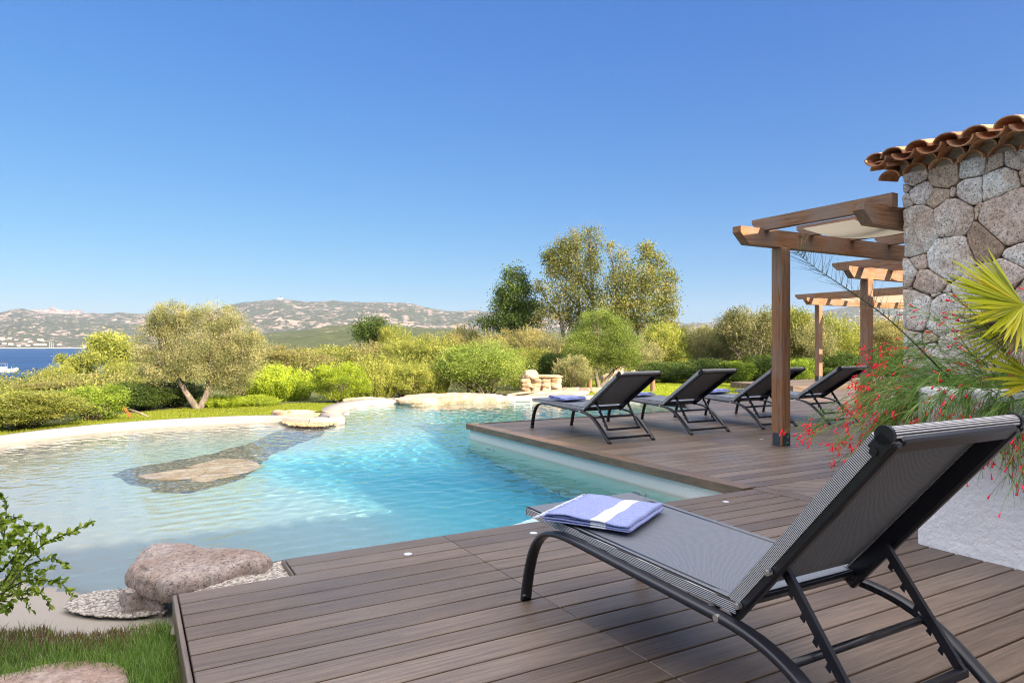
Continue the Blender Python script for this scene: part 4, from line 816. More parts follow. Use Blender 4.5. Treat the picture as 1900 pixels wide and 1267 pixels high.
def bush_proto(kind, mat, seed, n=26000, leaf=.026, upright=False, stems=24, stemmat=None):
    """unit bush about 1 wide, 1 deep, 1 high; base at z=0"""
    rg = np.random.default_rng(seed)
    if upright:
        ns = 420; r = np.sqrt(rg.uniform(0, 1, ns)); a = rg.uniform(0, 6.28, ns); bx, by = .38*r*np.cos(a), .38*r*np.sin(a); hh = (1.0-.45*r**2.2)*rg.uniform(.72, 1.06, ns)*(.85+.3*fbm(bx*4+seed, by*4, 2, seed)); per = n//ns
        t = rg.uniform(.05, 1, (ns, per))**.8; X = bx[:, None]*(1+.45*t)+rg.normal(size=t.shape)*.014; Y = by[:, None]*(1+.45*t)+rg.normal(size=t.shape)*.014; Z = hh[:, None]*t
        C = np.stack([X, Y, Z], -1).reshape(-1, 3); rnd = np.clip(np.repeat(rg.uniform(0, .6, ns), per)+rg.uniform(0, .25, ns*per)+.25*t.ravel()**3, 0, 1)
        V, Fq = leafquads(C, leaf*1.3*rg.uniform(.6, 1.3, len(C)), leaf*.42, rg, 1.3); rnd = np.repeat(rnd, 4); cen = C[::400]
    else:
        lobes = [(0, 0, .47, .36, .36, .38) if kind != 'round' else (0, 0, .5, .42, .42, .44)]
        for i in range(9):
            a = rg.uniform(0, 6.28); e = rg.uniform(-.25, 1.1); q_ = .36 if kind != 'round' else .3; lobes.append((q_*math.cos(a)*math.cos(e*.8), q_*math.sin(a)*math.cos(e*.8), .45+q_*1.05*math.sin(e), .17*rg.uniform(.5, 1.2), .17, .16*rg.uniform(.6, 1.3)))
        V, Fq, rnd, cen = lobes_cloud(lobes, n, leaf, rg, .125, 130, .62, zmin=.0 if kind in (M['l_dark'], M['l_near']) else .09)
        ns = 110; dr = unit(ns, rg); dr[:, 2] = np.abs(dr[:, 2])*.9; st = np.array([0, 0, .48])+dr*np.array([.4, .4, .42]); Ls = rg.uniform(.05, .17, ns); dd = dr*.6+np.array([0, 0, .8])+rg.normal(size=(ns, 3))*.25; dd /= np.linalg.norm(dd, axis=1)[:, None]
        t_ = rg.uniform(0, 1, (ns, 26)); C2 = (st[:, None]+dd[:, None]*(t_*Ls[:, None])[..., None]+rg.normal(size=(ns, 26, 3))*.007).reshape(-1, 3); V2, F2 = leafquads(C2, leaf, leaf*.45, rg, .6); Fq = np.concatenate([Fq, F2+len(V)]); V = np.concatenate([V, V2]); rnd = np.concatenate([rnd, np.repeat(np.clip(np.repeat(rg.uniform(.3, 1, ns), 26), 0, 1), 4)])
    f = npmesh(None, V, Fq, mat, rnd=rnd); f.name = 'foliage'
    mb = MB()
    for i in range(stems):
        c = cen[rg.integers(len(cen))]; p0 = Vector((rg.normal()*.05, rg.normal()*.05, -.02)); p1 = Vector(c)*.95; mid = p0.lerp(p1, .5)+Vector((rg.normal()*.04, rg.normal()*.04, rg.uniform(-.02, .1))); mb.tube([p0, mid, p1], [.014, .009, .003], 5)
        for j in range(3): q = mid.lerp(p1, rg.uniform(0, .7)); mb.tube([q, q+Vector(rg.normal(size=3)*.09)+Vector((0, 0, .07))], [.005, .002], 4)
    s = bpy.data.meshes.new('stem'); s.from_pydata(mb.v, [], mb.f); s.materials.append(stemmat or M['twig']); s.shade_smooth()
    return f, s
PR = {}
def protos(key, mat, up=False, leaf=.023, n=36000, nv=3, **k): PR[key] = [bush_proto(key, mat, 100+len(PR)*7+i, n, leaf, up, **k) for i in range(nv)]
protos('silver', M['l_silver']); protos('olive', M['l_olive']); protos('lime', M['l_lime']); protos('dark', M['l_dark'], leaf=.032); protos('tan', M['l_tan']); protos('round', M['l_round'], leaf=.02, n=46000)
protos('ulime', M['l_lime'], True, .028); protos('uolive', M['l_olive'], True, .028); protos('utan', M['l_tan'], True, .03); protos('green', M['l_near'], leaf=.034, n=17000)
nb = 0
def ground_z(x, y): return float(zg(np.array([float(x)]), np.array([float(y)]))[0])
def bush(kind, cx, yt, wpx, Y, label, name='bush', group=None, hk=1.0, ddep=1.0):
    global nb; nb += 1
    X = (cx-CX)/F*Y; zb = ground_z(X, Y); ht = (H-(yt-HY)/F*Y)-zb; wd = wpx/F*Y
    t = empty(name, (X, Y, zb-.03), random.uniform(0, 6.28), label, name.replace('_', ' '), group); f, s = PR[kind][nb % len(PR[kind])]
    t.scale = (wd*1.04, wd*1.04*ddep, ht*1.03*hk)
    link('foliage', f, t); link('stem', s, t); return t
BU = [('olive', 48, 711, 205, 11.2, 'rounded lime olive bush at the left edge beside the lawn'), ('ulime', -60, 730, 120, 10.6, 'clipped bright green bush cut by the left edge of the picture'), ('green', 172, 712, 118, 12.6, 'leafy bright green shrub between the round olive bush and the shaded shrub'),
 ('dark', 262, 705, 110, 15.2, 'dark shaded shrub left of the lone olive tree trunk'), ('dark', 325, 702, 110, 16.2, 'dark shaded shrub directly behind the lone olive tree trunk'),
 ('ulime', 415, 728, 95, 16.0, 'low light green ground shrub right of the olive tree trunk'), ('ulime', 478, 731, 80, 16.4, 'low light green ground shrub in front of the feathery lime bush'),
 ('silver', 455, 690, 90, 18.5, 'grey green shrub under the right side of the lone olive tree'), ('ulime', 520, 672, 122, 18.6, 'feathery lime green bush right of the lone olive tree'), ('lime', 628, 668, 112, 17.6, 'brightest yellow green bush by the pool rim'),
 ('uolive', 692, 660, 92, 19.2, 'upright olive green bush right of the brightest lime bush'), ('olive', 752, 668, 105, 19.6, 'mid green bush behind the long pale slab'), ('uolive', 800, 672, 70, 20.4, 'narrow olive bush just left of the big round bush'),
 ('round', 893, 630, 178, 20.6, 'big dense round green bush behind the far end of the pool'), ('olive', 960, 655, 70, 23.5, 'loose olive bush filling the gap right of the big round bush'), ('silver', 1062, 655, 84, 20.4, 'pale airy shrub behind the low border stones'), ('dark', 1025, 650, 60, 24, 'dark shrub behind the stone niche'),
 ('tan', 548, 641, 140, 27, 'straw coloured scrub bush above the feathery lime bush'), ('olive', 610, 637, 150, 31, 'olive scrub bush in the second row above the brightest lime bush'), ('tan', 690, 631, 130, 32, 'tan and olive scrub bush below the isolated dark tree'), ('olive', 762, 622, 130, 30, 'olive bush in the second row above the long pale slab'), ('uolive', 812, 618, 110, 32, 'yellowish upright bush left of the golden crowned bush'),
 ('tan', 860, 598, 85, 44, 'golden crowned bush rising above the big round bush'), ('tan', 915, 612, 95, 40, 'golden bush between the round bush and the leftmost tall tree'), ('tan', 985, 603, 95, 36, 'pale golden bush at the foot of the leftmost tall tree'), ('silver', 1030, 612, 80, 32, 'silvery bush left of the mid olive tree'), ('olive', 985, 640, 90, 28, 'olive bush behind the stone niche top'),
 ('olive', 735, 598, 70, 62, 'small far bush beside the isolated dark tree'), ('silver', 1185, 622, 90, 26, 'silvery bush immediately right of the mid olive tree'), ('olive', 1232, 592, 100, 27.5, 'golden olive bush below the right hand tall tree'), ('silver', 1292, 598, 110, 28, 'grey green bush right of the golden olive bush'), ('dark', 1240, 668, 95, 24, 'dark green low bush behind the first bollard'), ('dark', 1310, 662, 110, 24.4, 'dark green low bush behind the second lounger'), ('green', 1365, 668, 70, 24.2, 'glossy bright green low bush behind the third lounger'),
 ('silver', 1350, 590, 80, 27, 'slim silvery bush left of the tall hedge bush'), ('silver', 1395, 562, 120, 26, 'tall grey green bush left of the nearest post'), ('olive', 1450, 560, 120, 27, 'tall olive bush behind the nearest post'), ('silver', 1500, 585, 110, 26, 'tall silvery bush right of the nearest post'), ('dark', 1420, 655, 90, 25, 'dark low bush left of the nearest post foot'), ('green', 1480, 662, 80, 24.6, 'bright leafy low bush right of the nearest post'),
 ('olive', 1555, 580, 110, 28, 'olive bush between the far post and the middle post'), ('dark', 1540, 648, 100, 26, 'dark bush behind the fourth lounger'), ('tan', 1630, 585, 120, 32, 'golden bush below the far pergola, right of the middle post'), ('dark', 1590, 655, 100, 27, 'dark green bush behind the middle post'), ('tan', 1660, 600, 120, 30, 'tan bush at the corner of the stone house'), ('dark', 1665, 660, 110, 27, 'dark bush at the foot of the stone house corner'), ('tan', 1740, 590, 140, 31, 'tan bush hidden partly behind the stone house'),
 ('olive', 130, 690, 90, 32, 'low olive bush on the slope above the shaded shrub'), ('tan', 95, 706, 110, 24, 'pale dry bush behind the rounded lime olive bush'), ('tan', 185, 690, 120, 30, 'pale yellow scrub below the slope pine'), ('olive', 235, 668, 80, 36, 'olive bush under the left side of the lone tree crown'), ('olive', 108, 672, 60, 48, 'small olive green bush at the shore edge of the slope'), ('olive', 78, 684, 42, 46, 'tiny green bush nearest the boat'), ('olive', 150, 660, 62, 52, 'low olive bush between the shore and the slope pine')]
BU += [('olive', -330, 742, 230, 10.4, 'olive bush left of the picture beside the lawn'), ('silver', -560, 735, 250, 10.8, 'grey green bush farther left beside the lawn'), ('uolive', -190, 700, 200, 15, 'upright olive bush left of the picture in the second row'), ('tan', -480, 700, 260, 16, 'straw coloured bush left of the picture in the second row')]
for b in BU: bush(*b)
def tree(name, lobes, base, Y, mat, bark, label, n, leaf, trunk_r, forks, group=None, clump=.3, twigs=0, asp=.4, shell=.3, up=.0, cat='tree', zb=None, nper=50):
    """lobes and forks in photo pixels (cx,cy,rx,ry); depth spread by radius"""
    rg = np.random.default_rng(abs(hash(label)) % 1000 if False else len(label)*13+int(Y)); s = Y/F; X0 = (base[0]-CX)*s; z0 = ground_z(X0, Y) if zb is None else zb
    t = empty(name, (X0, Y, z0), 0, label, cat, group); L3 = []
    for (cx, cy, rx, ry) in lobes: L3.append(((cx-base[0])*s, rg.uniform(-.6, .6)*rx*s, H-(cy-HY)*s-z0, rx*s, rx*s*.9, ry*s))
    V, Fq, rnd, cen = lobes_cloud(L3, n, leaf, rg, clump, nper, shell, up, asp)
    npmesh('crown', V, Fq, mat, t, rnd=rnd); mb = MB()
    fk = [Vector(((x-base[0])*s, 0, H-(y-HY)*s-z0)) for x, y in forks]; root = Vector((0, 0, -.05))
    for i, f in enumerate(fk): m_ = root.lerp(f, .5)+Vector((rg.normal()*.04, rg.normal()*.05, 0))*f.length; mb.tube(smoothline([root+Vector((rg.normal()*trunk_r*.3, 0, 0)), m_, f+Vector((0, rg.uniform(-.2, .2)*f.length*.3, 0))], 4), [trunk_r*(1-.45*q/8) for q in range(9)], 9)
    for l in L3:
        c = Vector(l[:3]); f = min(fk, key=lambda q: (q-c).length)
        if c.z < f.z*.6: continue
        m_ = f.lerp(c, .5)+Vector((rg.normal()*.06, rg.normal()*.06, .03))*(c-f).length; top = c+Vector((0, 0, l[5]*.5)); mb.tube(smoothline([f, m_, top], 4), [trunk_r*.5*(1-.85*q/8) for q in range(9)], 6)
        for j in range(7):
            q = m_.lerp(top, rg.uniform(0, 1)); e = c+Vector(unit(1, rg)[0]*np.array(l[3:6]))*.85; mb.tube([q, q.lerp(e, .5)+Vector((0, 0, .05*l[5])), e], [trunk_r*.18, trunk_r*.11, trunk_r*.04], 4)
    for j in range(twigs):
        l = L3[rg.integers(len(L3))]; c = Vector(l[:3]); a = c+Vector((rg.normal()*l[3]*.5, rg.normal()*l[4]*.4, l[5]*.5)); mb.tube([a, a+Vector((rg.normal()*.05, 0, 1))*l[5]*rg.uniform(.5, 1.3)], [trunk_r*.09, trunk_r*.03], 4)
    mb.build('trunk', bark, t, smooth=True); return t
tree('olive_tree', [(365, 640, 75, 60), (278, 640, 36, 42), (300, 600, 36, 30), (330, 582, 36, 22), (395, 590, 48, 26), (440, 620, 34, 34), (458, 665, 32, 40), (425, 700, 36, 28), (310, 680, 34, 30), (270, 670, 20, 24), (345, 680, 30, 20), (395, 665, 40, 40), (470, 640, 22, 26)], (368, 762), 15.4, M['l_silver'], M['bark'], 'lone wide crowned olive tree with a forked trunk on the left lawn', 130000, .03, .085, [(328, 695), (388, 697)], clump=.14, shell=.66, twigs=26, asp=.5, nper=170)
tree('olive_tree', [(1118, 618, 50, 36), (1078, 645, 30, 34), (1150, 648, 34, 36), (1110, 592, 32, 16), (1090, 672, 18, 16), (1165, 672, 20, 18), (1122, 655, 44, 22)], (1112, 722), 22, M['l_round'], M['bark'], 'mid sized rounded olive tree right of the pale airy shrub', 70000, .04, .09, [(1104, 685), (1138, 688)], clump=.14, shell=.6, asp=.5, nper=150)
EU = 'tall ragged trees standing above the scrub'
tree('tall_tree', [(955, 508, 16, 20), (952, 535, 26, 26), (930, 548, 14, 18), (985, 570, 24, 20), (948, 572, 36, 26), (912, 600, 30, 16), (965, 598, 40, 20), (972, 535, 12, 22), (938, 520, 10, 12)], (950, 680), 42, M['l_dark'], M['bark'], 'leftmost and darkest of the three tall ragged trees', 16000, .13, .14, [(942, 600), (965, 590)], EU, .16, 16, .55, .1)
tree('tall_tree', [(1040, 468, 26, 24), (1065, 445, 22, 18), (1096, 436, 16, 20), (1030, 500, 24, 28), (1070, 490, 34, 34), (1102, 480, 18, 36), (1040, 545, 34, 34), (1085, 545, 38, 38), (1000, 532, 12, 12), (1025, 590, 34, 22), (1080, 590, 44, 24), (1018, 480, 12, 14)], (1062, 700), 40, M['l_euc'], M['bark'], 'tallest ragged tree with reddish brown foliage, in the middle of the three', 21000, .12, .16, [(1040, 590), (1075, 570), (1100, 560)], EU, .15, 26, .55, .1)
tree('tall_tree', [(1130, 458, 9, 6), (1152, 492, 18, 26), (1145, 520, 30, 24), (1198, 470, 16, 20), (1218, 492, 18, 24), (1190, 520, 34, 30), (1240, 522, 14, 26), (1232, 560, 24, 28), (1180, 560, 44, 30), (1140, 570, 34, 32), (1210, 596, 40, 22), (1160, 604, 44, 20), (1250, 590, 10, 20)], (1206, 705), 38, M['l_euc'], M['twig'], 'right hand tall ragged tree with a pale leaning trunk and open crown', 23000, .12, .13, [(1180, 600), (1222, 610), (1140, 590)], EU, .15, 22, .55, .1)
tree('small_tree', [(690, 604, 20, 12), (676, 614, 14, 12), (702, 612, 12, 14), (688, 625, 22, 10)], (690, 642), 62, M['l_dark'], M['bark'], 'isolated small dark tree in front of the low hill', 6000, .22, .12, [(688, 628)], clump=.3, shell=.2)
tree('pine', [(205, 634, 28, 12), (192, 646, 22, 10), (222, 648, 24, 14), (200, 660, 34, 12), (230, 668, 28, 16)], (208, 700), 56, M['l_olive'], M['bark'], 'rounded olive green pine on the slope between the sea and the lone tree', 16000, .2, .14, [(206, 672)], clump=.28, shell=.3)
tree('pine', [(118, 664, 9, 5), (112, 668, 8, 4)], (118, 686), 52, M['l_olive'], M['bark'], 'tiny umbrella shaped pine silhouetted against the sea', 900, .14, .06, [(118, 672)])
tree('pine', [(140, 672, 12, 6), (165, 664, 22, 9), (148, 680, 18, 7)], (155, 700), 50, M['l_olive'], M['bark'], 'low spreading pine between the umbrella pine and the slope pine', 3500, .16, .08, [(155, 680)])
# scrub further off that reads as one mass
rg = np.random.default_rng(21); nb_ = 4600; aa = rg.uniform(-1.25, 1.0, nb_*2); YY = np.exp(rg.uniform(math.log(23), math.log(420), nb_*2)); ok = (YY > 27) | ((aa < -.12) & (YY > 20+10*(aa+.5)**2)); aa, YY = aa[ok][:nb_], YY[ok][:nb_]; XX = aa*YY; ZZ = zg(XX, YY)
left = sm(-.50, -.62, aa); hgt = (1.5*(1-left)+.75*left)*rg.uniform(.6, 1.15, len(aa)); rad = rg.uniform(.7, 1.5, len(aa))*(1+YY/90); hgt = np.where(left < .5, np.minimum(hgt, 1.2+.2-.0*YY-ZZ-.1), hgt)
per = 110; k = np.repeat(np.arange(len(aa)), per); d = unit(len(k), rg); rr = rg.uniform(.5, 1, len(k))
C = np.stack([XX[k]+d[:, 0]*rad[k]*rr, YY[k]+d[:, 1]*rad[k]*rr, ZZ[k]+hgt[k]*.45+d[:, 2]*hgt[k]*.6*rr], 1); lf = np.clip(.085*(YY/25)**.9, .07, .8)[k]*rg.uniform(.7, 1.3, len(k))
V, Fq = leafquads(C, lf, lf*.6, rg, .4); rnd = np.repeat(np.clip(rg.uniform(0, .6, len(aa))[k]+rg.uniform(0, .4, len(k)), 0, 1), 4)
m = NT('scrub_leaves', .6, .2); cl = m.ramp(m.attr('rnd'), [(0, (.06, .08, .018)), (.35, (.15, .18, .035)), (.65, (.28, .28, .07)), (1, (.46, .39, .16))]); m.col(cl); tr = m.N('BsdfTranslucent'); m.L(cl, tr.inputs[0]); mx = m.N('MixShader'); mx.inputs[0].default_value = .3; m.L(m.p.outputs[0], mx.inputs[1]); m.L(tr.outputs[0], mx.inputs[2]); m.L(mx.outputs[0], m.out.inputs[0])
tag(npmesh('scrub', V, Fq, m.m, rnd=rnd), 'mixed green and straw coloured coastal scrub behind the garden bushes', 'scrub', kind='stuff')
# grass
def blades(name, X, Y, Z, hh, ww, rg, mat, label, rnd=None):
    n = len(X); a = rg.uniform(0, 6.28, n); ln = rg.uniform(.1, .7, n)*hh; b = rg.uniform(0, 6.28, n); dx, dy = np.cos(a)*ww, np.sin(a)*ww
    p = np.stack([X, Y, Z], 1); w_ = np.stack([dx, dy, 0*dx], 1); l = np.stack([np.cos(b)*ln, np.sin(b)*ln, 0*ln], 1); hz = np.stack([0*hh, 0*hh, hh], 1)
    V = np.stack([p-w_, p+w_, p+w_*.6+l*.35+hz*.6, p-w_*.6+l*.35+hz*.6, p+l+hz], 1); Fq = np.array([[0, 1, 2, 3]]); f = (np.arange(n)*5)[:, None]
    V = V.reshape(-1, 3); q = np.concatenate([f+np.array([[0, 1, 2, 3]]), f+np.array([[3, 2, 4, 4]])]); q2 = f+np.array([[3, 2, 4]])
    me = bpy.data.meshes.new(name); tri = np.concatenate([f+np.array([[0, 1, 2]]), f+np.array([[0, 2, 3]]), q2])
    rnd = rg.uniform(0, 1, n) if rnd is None else rnd
    o = npmesh(name, V, tri, mat, rnd=np.repeat(rnd, 5)); return tag(o, label, 'grass', kind='stuff')
rg = np.random.default_rng(5); n = 110000; X = rg.uniform(-3.4, -.6, n); Y = rg.uniform(1.9, 3.45, n); u = CU*X+SU*Y; v = -SU*X+CU*Y
slabp = np.array([tuple(G(x, y, -.06)[:2]) for x, y in [(-60, 1262), (40, 1240), (130, 1224), (200, 1222), (238, 1235), (236, 1270), (190, 1330), (60, 1350), (-70, 1340)]])
edge = sdist(X, Y, PV)+(fbm(X*6, Y*6, 3, 2)-.5)*.14; kp = (edge < -.02) & (u < .165) & (sdist(X, Y, slabp) < rg.uniform(-.03, .02, n)) & (fbm(X*5, Y*5, 3, 9) > .3); X, Y = X[kp], Y[kp]; e = -edge[kp]; dry = sm(.55, .5, fbm(X*3, Y*3, 3, 4)) if False else (rg.uniform(0, 1, len(X)) < .93*sm(.42, .1, e)*sm(-1.5, -1.8, X))
hh = rg.uniform(.025, .065, len(X))*(1-.35*dry)*(.7+.7*fbm(X*4, Y*4, 3, 7)); 
blades('grass', X[~dry], Y[~dry], zg(X[~dry], Y[~dry]), hh[~dry], np.full((~dry).sum(), .0016), rg, M['grass'], 'short green grass beside the deck at the bottom left')
M['dry'] = m_leaf('dry_grass', [(.12, .08, .04), (.22, .15, .08), (.3, .22, .12)], .2)
blades('dry_grass', X[dry], Y[dry], zg(X[dry], Y[dry]), hh[dry], np.full(dry.sum(), .0016), rg, M['dry'], 'dry brown grass along the sandy pool edge at the bottom left')
n = 430000; X = rg.uniform(-13, 0, n); Y = rg.uniform(2.5, 19, n); kp = (sdist(X, Y, PV) < -.2) & ((Y > 8) | (X < -3.4)); 
bl = np.interp(X/Y, [-2, -.8, -.66, -.56, -.46, -.3, -.18], [9.0, 10.2, 12.0, 14.2, 15.8, 17.2, 16.6]); kp &= Y < bl; X, Y = X[kp], Y[kp]
blades('lawn', X, Y, zg(X, Y), rg.uniform(.02, .045, len(X)), np.full(len(X), .0045), rg, M['grass_far'], 'sunlit strip of lawn along the left rim of the pool')
n = 260000; X = rg.uniform(1.2, 22, n); Y = rg.uniform(15.5, 27, n); u = CU*X+SU*Y; v = -SU*X+CU*Y; kp = (sdist(X, Y, PV) < -.4) & ~((v < 12.05) & (u > 8.8)) & ~((u > 14.7) & (v < 13.8)); X, Y = X[kp], Y[kp]
blades('lawn', X, Y, zg(X, Y), rg.uniform(.03, .06, len(X)), np.full(len(X), .007), rg, M['grass_far'], 'sunlit lawn beyond the far deck and the loungers')

# ------------------------------------------------------------------ leafy shrub at the left edge, close to the camera
t = empty('leafy_shrub', P(-40, 1140, 3.0), 0, 'small leaved green shrub leaning in at the left edge near the boulder', 'shrub'); O = t.location.copy()
rg = np.random.default_rng(9); mb = MB(); C = []; D_ = []
BR = [[(-60, 1150), (-10, 1060), (8, 990), (12, 930)], [(-40, 1140), (20, 1060), (50, 1000), (72, 975)], [(-30, 1120), (30, 1060), (80, 1010), (132, 988)], [(-40, 1130), (20, 1090), (60, 1075), (115, 1082)], [(-50, 1140), (-20, 1100), (10, 1085), (40, 1105)], [(-60, 1130), (-10, 1030), (20, 1000), (40, 985)], [(-60, 1120), (-20, 1010), (0, 975), (-5, 945)], [(-50, 1140), (5, 1100), (50, 1050), (100, 1035)], [(-60, 1100), (0, 1060), (30, 1030), (60, 1020)], [(-60, 1100), (-20, 1060), (0, 1020), (25, 1010)], [(-50, 1120), (-30, 1110), (-5, 1115), (12, 1130)], [(-60, 1130), (0, 1110), (50, 1095), (75, 1100)]]
for bi, br in enumerate(BR):
    dd = 3.0+rg.uniform(-.22, .22); pts = smoothline([P(x, y, dd+.05*i*rg.uniform(-1, 1))-O for i, (x, y) in enumerate(br)], 6); mb.tube(pts, [.006*(1-.8*i/len(pts)) for i in range(len(pts))], 5)
    for i in range(3, len(pts)):
        T = (pts[i]-pts[i-1]).normalized()
        for j in range(4): C.append(pts[i].lerp(pts[i-1], rg.uniform())); D_.append((T*.9+Vector(rg.normal(size=3))*.65).normalized())
        if i > 8 and i % 3 == 0:
            e = pts[i]+(T*.5+Vector(rg.normal(size=3))*.6).normalized()*rg.uniform(.05, .11); mb.tube([pts[i], e], [.0022, .001], 4)
            for j in range(14): C.append(pts[i].lerp(e, rg.uniform(.1, 1))); D_.append(((e-pts[i]).normalized()*.8+Vector(rg.normal(size=3))*.6).normalized())
mb.build('stem', M['darktwig'], t, smooth=True)
def leaf_obj(name, C, D_, L0, L1, wd, mat, parent, rg, fold=.25):
    mb = MB()
    for c, d in zip(C, D_):
        L_ = rg.uniform(L0, L1); s = d.cross(Vector(rg.normal(size=3))).normalized(); nrm = d.cross(s); w_ = L_*wd; c = Vector(c); mb.rv = float(rg.uniform())
        mb.add([c, c+d*L_*.3+s*w_*.45+nrm*w_*fold, c+d*L_*.65+s*w_*.42+nrm*w_*fold, c+d*L_, c+d*L_*.65-s*w_*.42+nrm*w_*fold, c+d*L_*.3-s*w_*.45+nrm*w_*fold], [(0, 1, 2, 3), (0, 3, 4, 5)])
    return mb.build(name, mat, parent, rnd=True)
leaf_obj('foliage', C, D_, .016, .034, .55, M['l_near'], t, rg)

# ------------------------------------------------------------------ firecracker plant with red tubular flowers
t = empty('coral_plant', W(4.6, 2.0, .87), 0, 'arching green firecracker plant with red tubular flowers spilling over the white planter', 'flowering plant'); O = t.location.copy()
rg = np.random.default_rng(12); mb = MB(); FL = []
def arch(p0, d0, L_, droop, n=10):
    pts = [Vector(p0)]; d = Vector(d0).normalized()
    for i in range(n): d = (d+Vector((0, 0, -droop/n))+Vector(rg.normal(size=3))*.05).normalized(); pts.append(pts[-1]+d*L_/n)
    return pts
def spray(p0, d0, L_, droop, nb, bl, r=.003, fl=.7):
    pts = arch(p0, d0, L_, droop); mb.rv = float(rg.uniform(0, 1)); mb.tube(pts, [r*(1-.6*i/len(pts)) for i in range(len(pts))], 4, cap=False)
    for j in range(nb):
        k = int(rg.integers(2, len(pts)-1)); T = (pts[k+1]-pts[k]).normalized(); d = (T*1.0+Vector(rg.normal(size=3))*.42).normalized(); q = arch(pts[k], d, bl*rg.uniform(.5, 1.3), .5, 4); mb.rv = float(rg.uniform(0, 1)); mb.tube(q, [.0016, .0015, .0013, .0011, .0008], 3, cap=False)
        if k > 4 and rg.uniform() < fl*.25: FL.append((q[-1], (q[-1]-q[-2]).normalized()))
    for j in range(int(rg.poisson(fl*3))): k = int(rg.integers(6, len(pts))); FL.append((pts[k]+Vector(rg.normal(size=3))*.012, ((pts[k]-pts[k-1]).normalized()+Vector(rg.normal(size=3))*.35+Vector((0, 0, -.3))).normalized()))
for i in range(260):
    u0, v0 = rg.uniform(4.2, 5.3), rg.uniform(1.3, 2.35); p0 = W(u0, v0, rg.uniform(.85, .95))
    du, dv = rg.normal(-.3, .6), rg.normal(.5, .6); d = W(du, dv, rg.uniform(.1, 1.0)); spray(p0, d, rg.uniform(.35, .85), rg.uniform(1.2, 2.6), 36, .17)
for i in range(45):        # curtain over the front of the planter
    p0 = W(rg.uniform(4.12, 4.3), rg.uniform(1.2, 2.36), .95); d = W(-.5, rg.normal(0, .4), .35); spray(p0, d, rg.uniform(.3, .55), rg.uniform(3, 5.), 24, .13)
for (px, py, dd) in ((1490, 815, 4.3), (1560, 845, 4.2), (1600, 700, 4.6), (1640, 650, 4.7), (1625, 790, 4.4), (1580, 810, 4.3), (1520, 800, 4.4), (1660, 830, 4.2), (1590, 760, 4.5), (1610, 840, 4.2), (1580, 745, 4.5), (1620, 725, 4.5), (1630, 670, 4.7), (1700, 800, 4.0), (1750, 830, 3.9), (1570, 790, 4.3)):
    for r_ in range(4):
        tgt = P(px+rg.normal()*14, py+rg.normal()*12, dd+rg.normal()*.1); p0 = W(rg.uniform(4.25, 4.7), rg.uniform(1.9, 2.35), .92); mid = p0.lerp(tgt, .5)+Vector((0, 0, .1+.12*rg.uniform())); pts = smoothline([p0, mid, tgt], 8); mb.rv = float(rg.uniform()); mb.tube(pts, [.002*(1-.6*i/17) for i in range(len(pts))], 4, cap=False)
        for j in range(26):
            k = int(rg.integers(4, len(pts)-1)); T = (pts[k+1]-pts[k]).normalized(); d = (T+Vector(rg.normal(size=3))*.4).normalized(); q = arch(pts[k], d, .13*rg.uniform(.5, 1.3), .6, 4); mb.tube(q, [.0016, .0015, .0013, .0011, .0008], 3, cap=False)
            if k > 8 and rg.uniform() < .18: FL.append((q[-1], (q[-1]-q[-2]).normalized()))
        for j in range(4): FL.append((pts[-1]+Vector(rg.normal(size=3))*.015, (Vector((-.3, 0, -.7))+Vector(rg.normal(size=3))*.4).normalized()))
mb.v = [tuple(Vector(a)-O) for a in mb.v]; mb.build('stem', M['rstem'], t, rnd=True)
mb = MB()
for p_, d in FL:
    mb.rv = float(rg.uniform()); L_ = rg.uniform(.024, .038); p_ = Vector(p_)-O; mb.tube([p_, p_+d*L_*.6, p_+d*L_*.92, p_+d*L_], [.002, .0032, .0044, .0075], 6)
fo = mb.build('flowers', M['flower'], t, rnd=True, smooth=True); fo['kind'] = 'stuff'
# bare shoot reaching up to the left
t2 = empty('bare_shoot', P(1765, 705, 4.1), 0, 'long bare dark shoot arching up to the left in front of the pergolas', 'branch'); O2 = t2.location.copy(); mb = MB()
pts = smoothline([P(x, y, d)-O2 for x, y, d in ((1765, 705, 4.1), (1700, 640, 4.15), (1640, 585, 4.25), (1570, 535, 4.3), (1510, 495, 4.35), (1475, 463, 4.4))], 7); mb.tube(pts, [.006*(1-.85*i/len(pts)) for i in range(len(pts))], 6)
mb.build('stem', M['darktwig'], t2, smooth=True); mb = MB()
for j in range(120):
    k = int(10+(len(pts)-12)*rg.uniform()**.8); T = (pts[k+1]-pts[k]).normalized(); side = Vector((.55, 0, .8)) if rg.uniform() < .55 else Vector((-.9, 0, -.05)); d = (T*.35+side*.8+Vector(rg.normal(size=3))*.2).normalized(); q = arch(pts[k], d, rg.uniform(.06, .2), -.3, 4); mb.tube(q, [.0013, .0011, .0009, .0007, .0005], 3)
mb.build('twigs', M['darktwig'], t2)
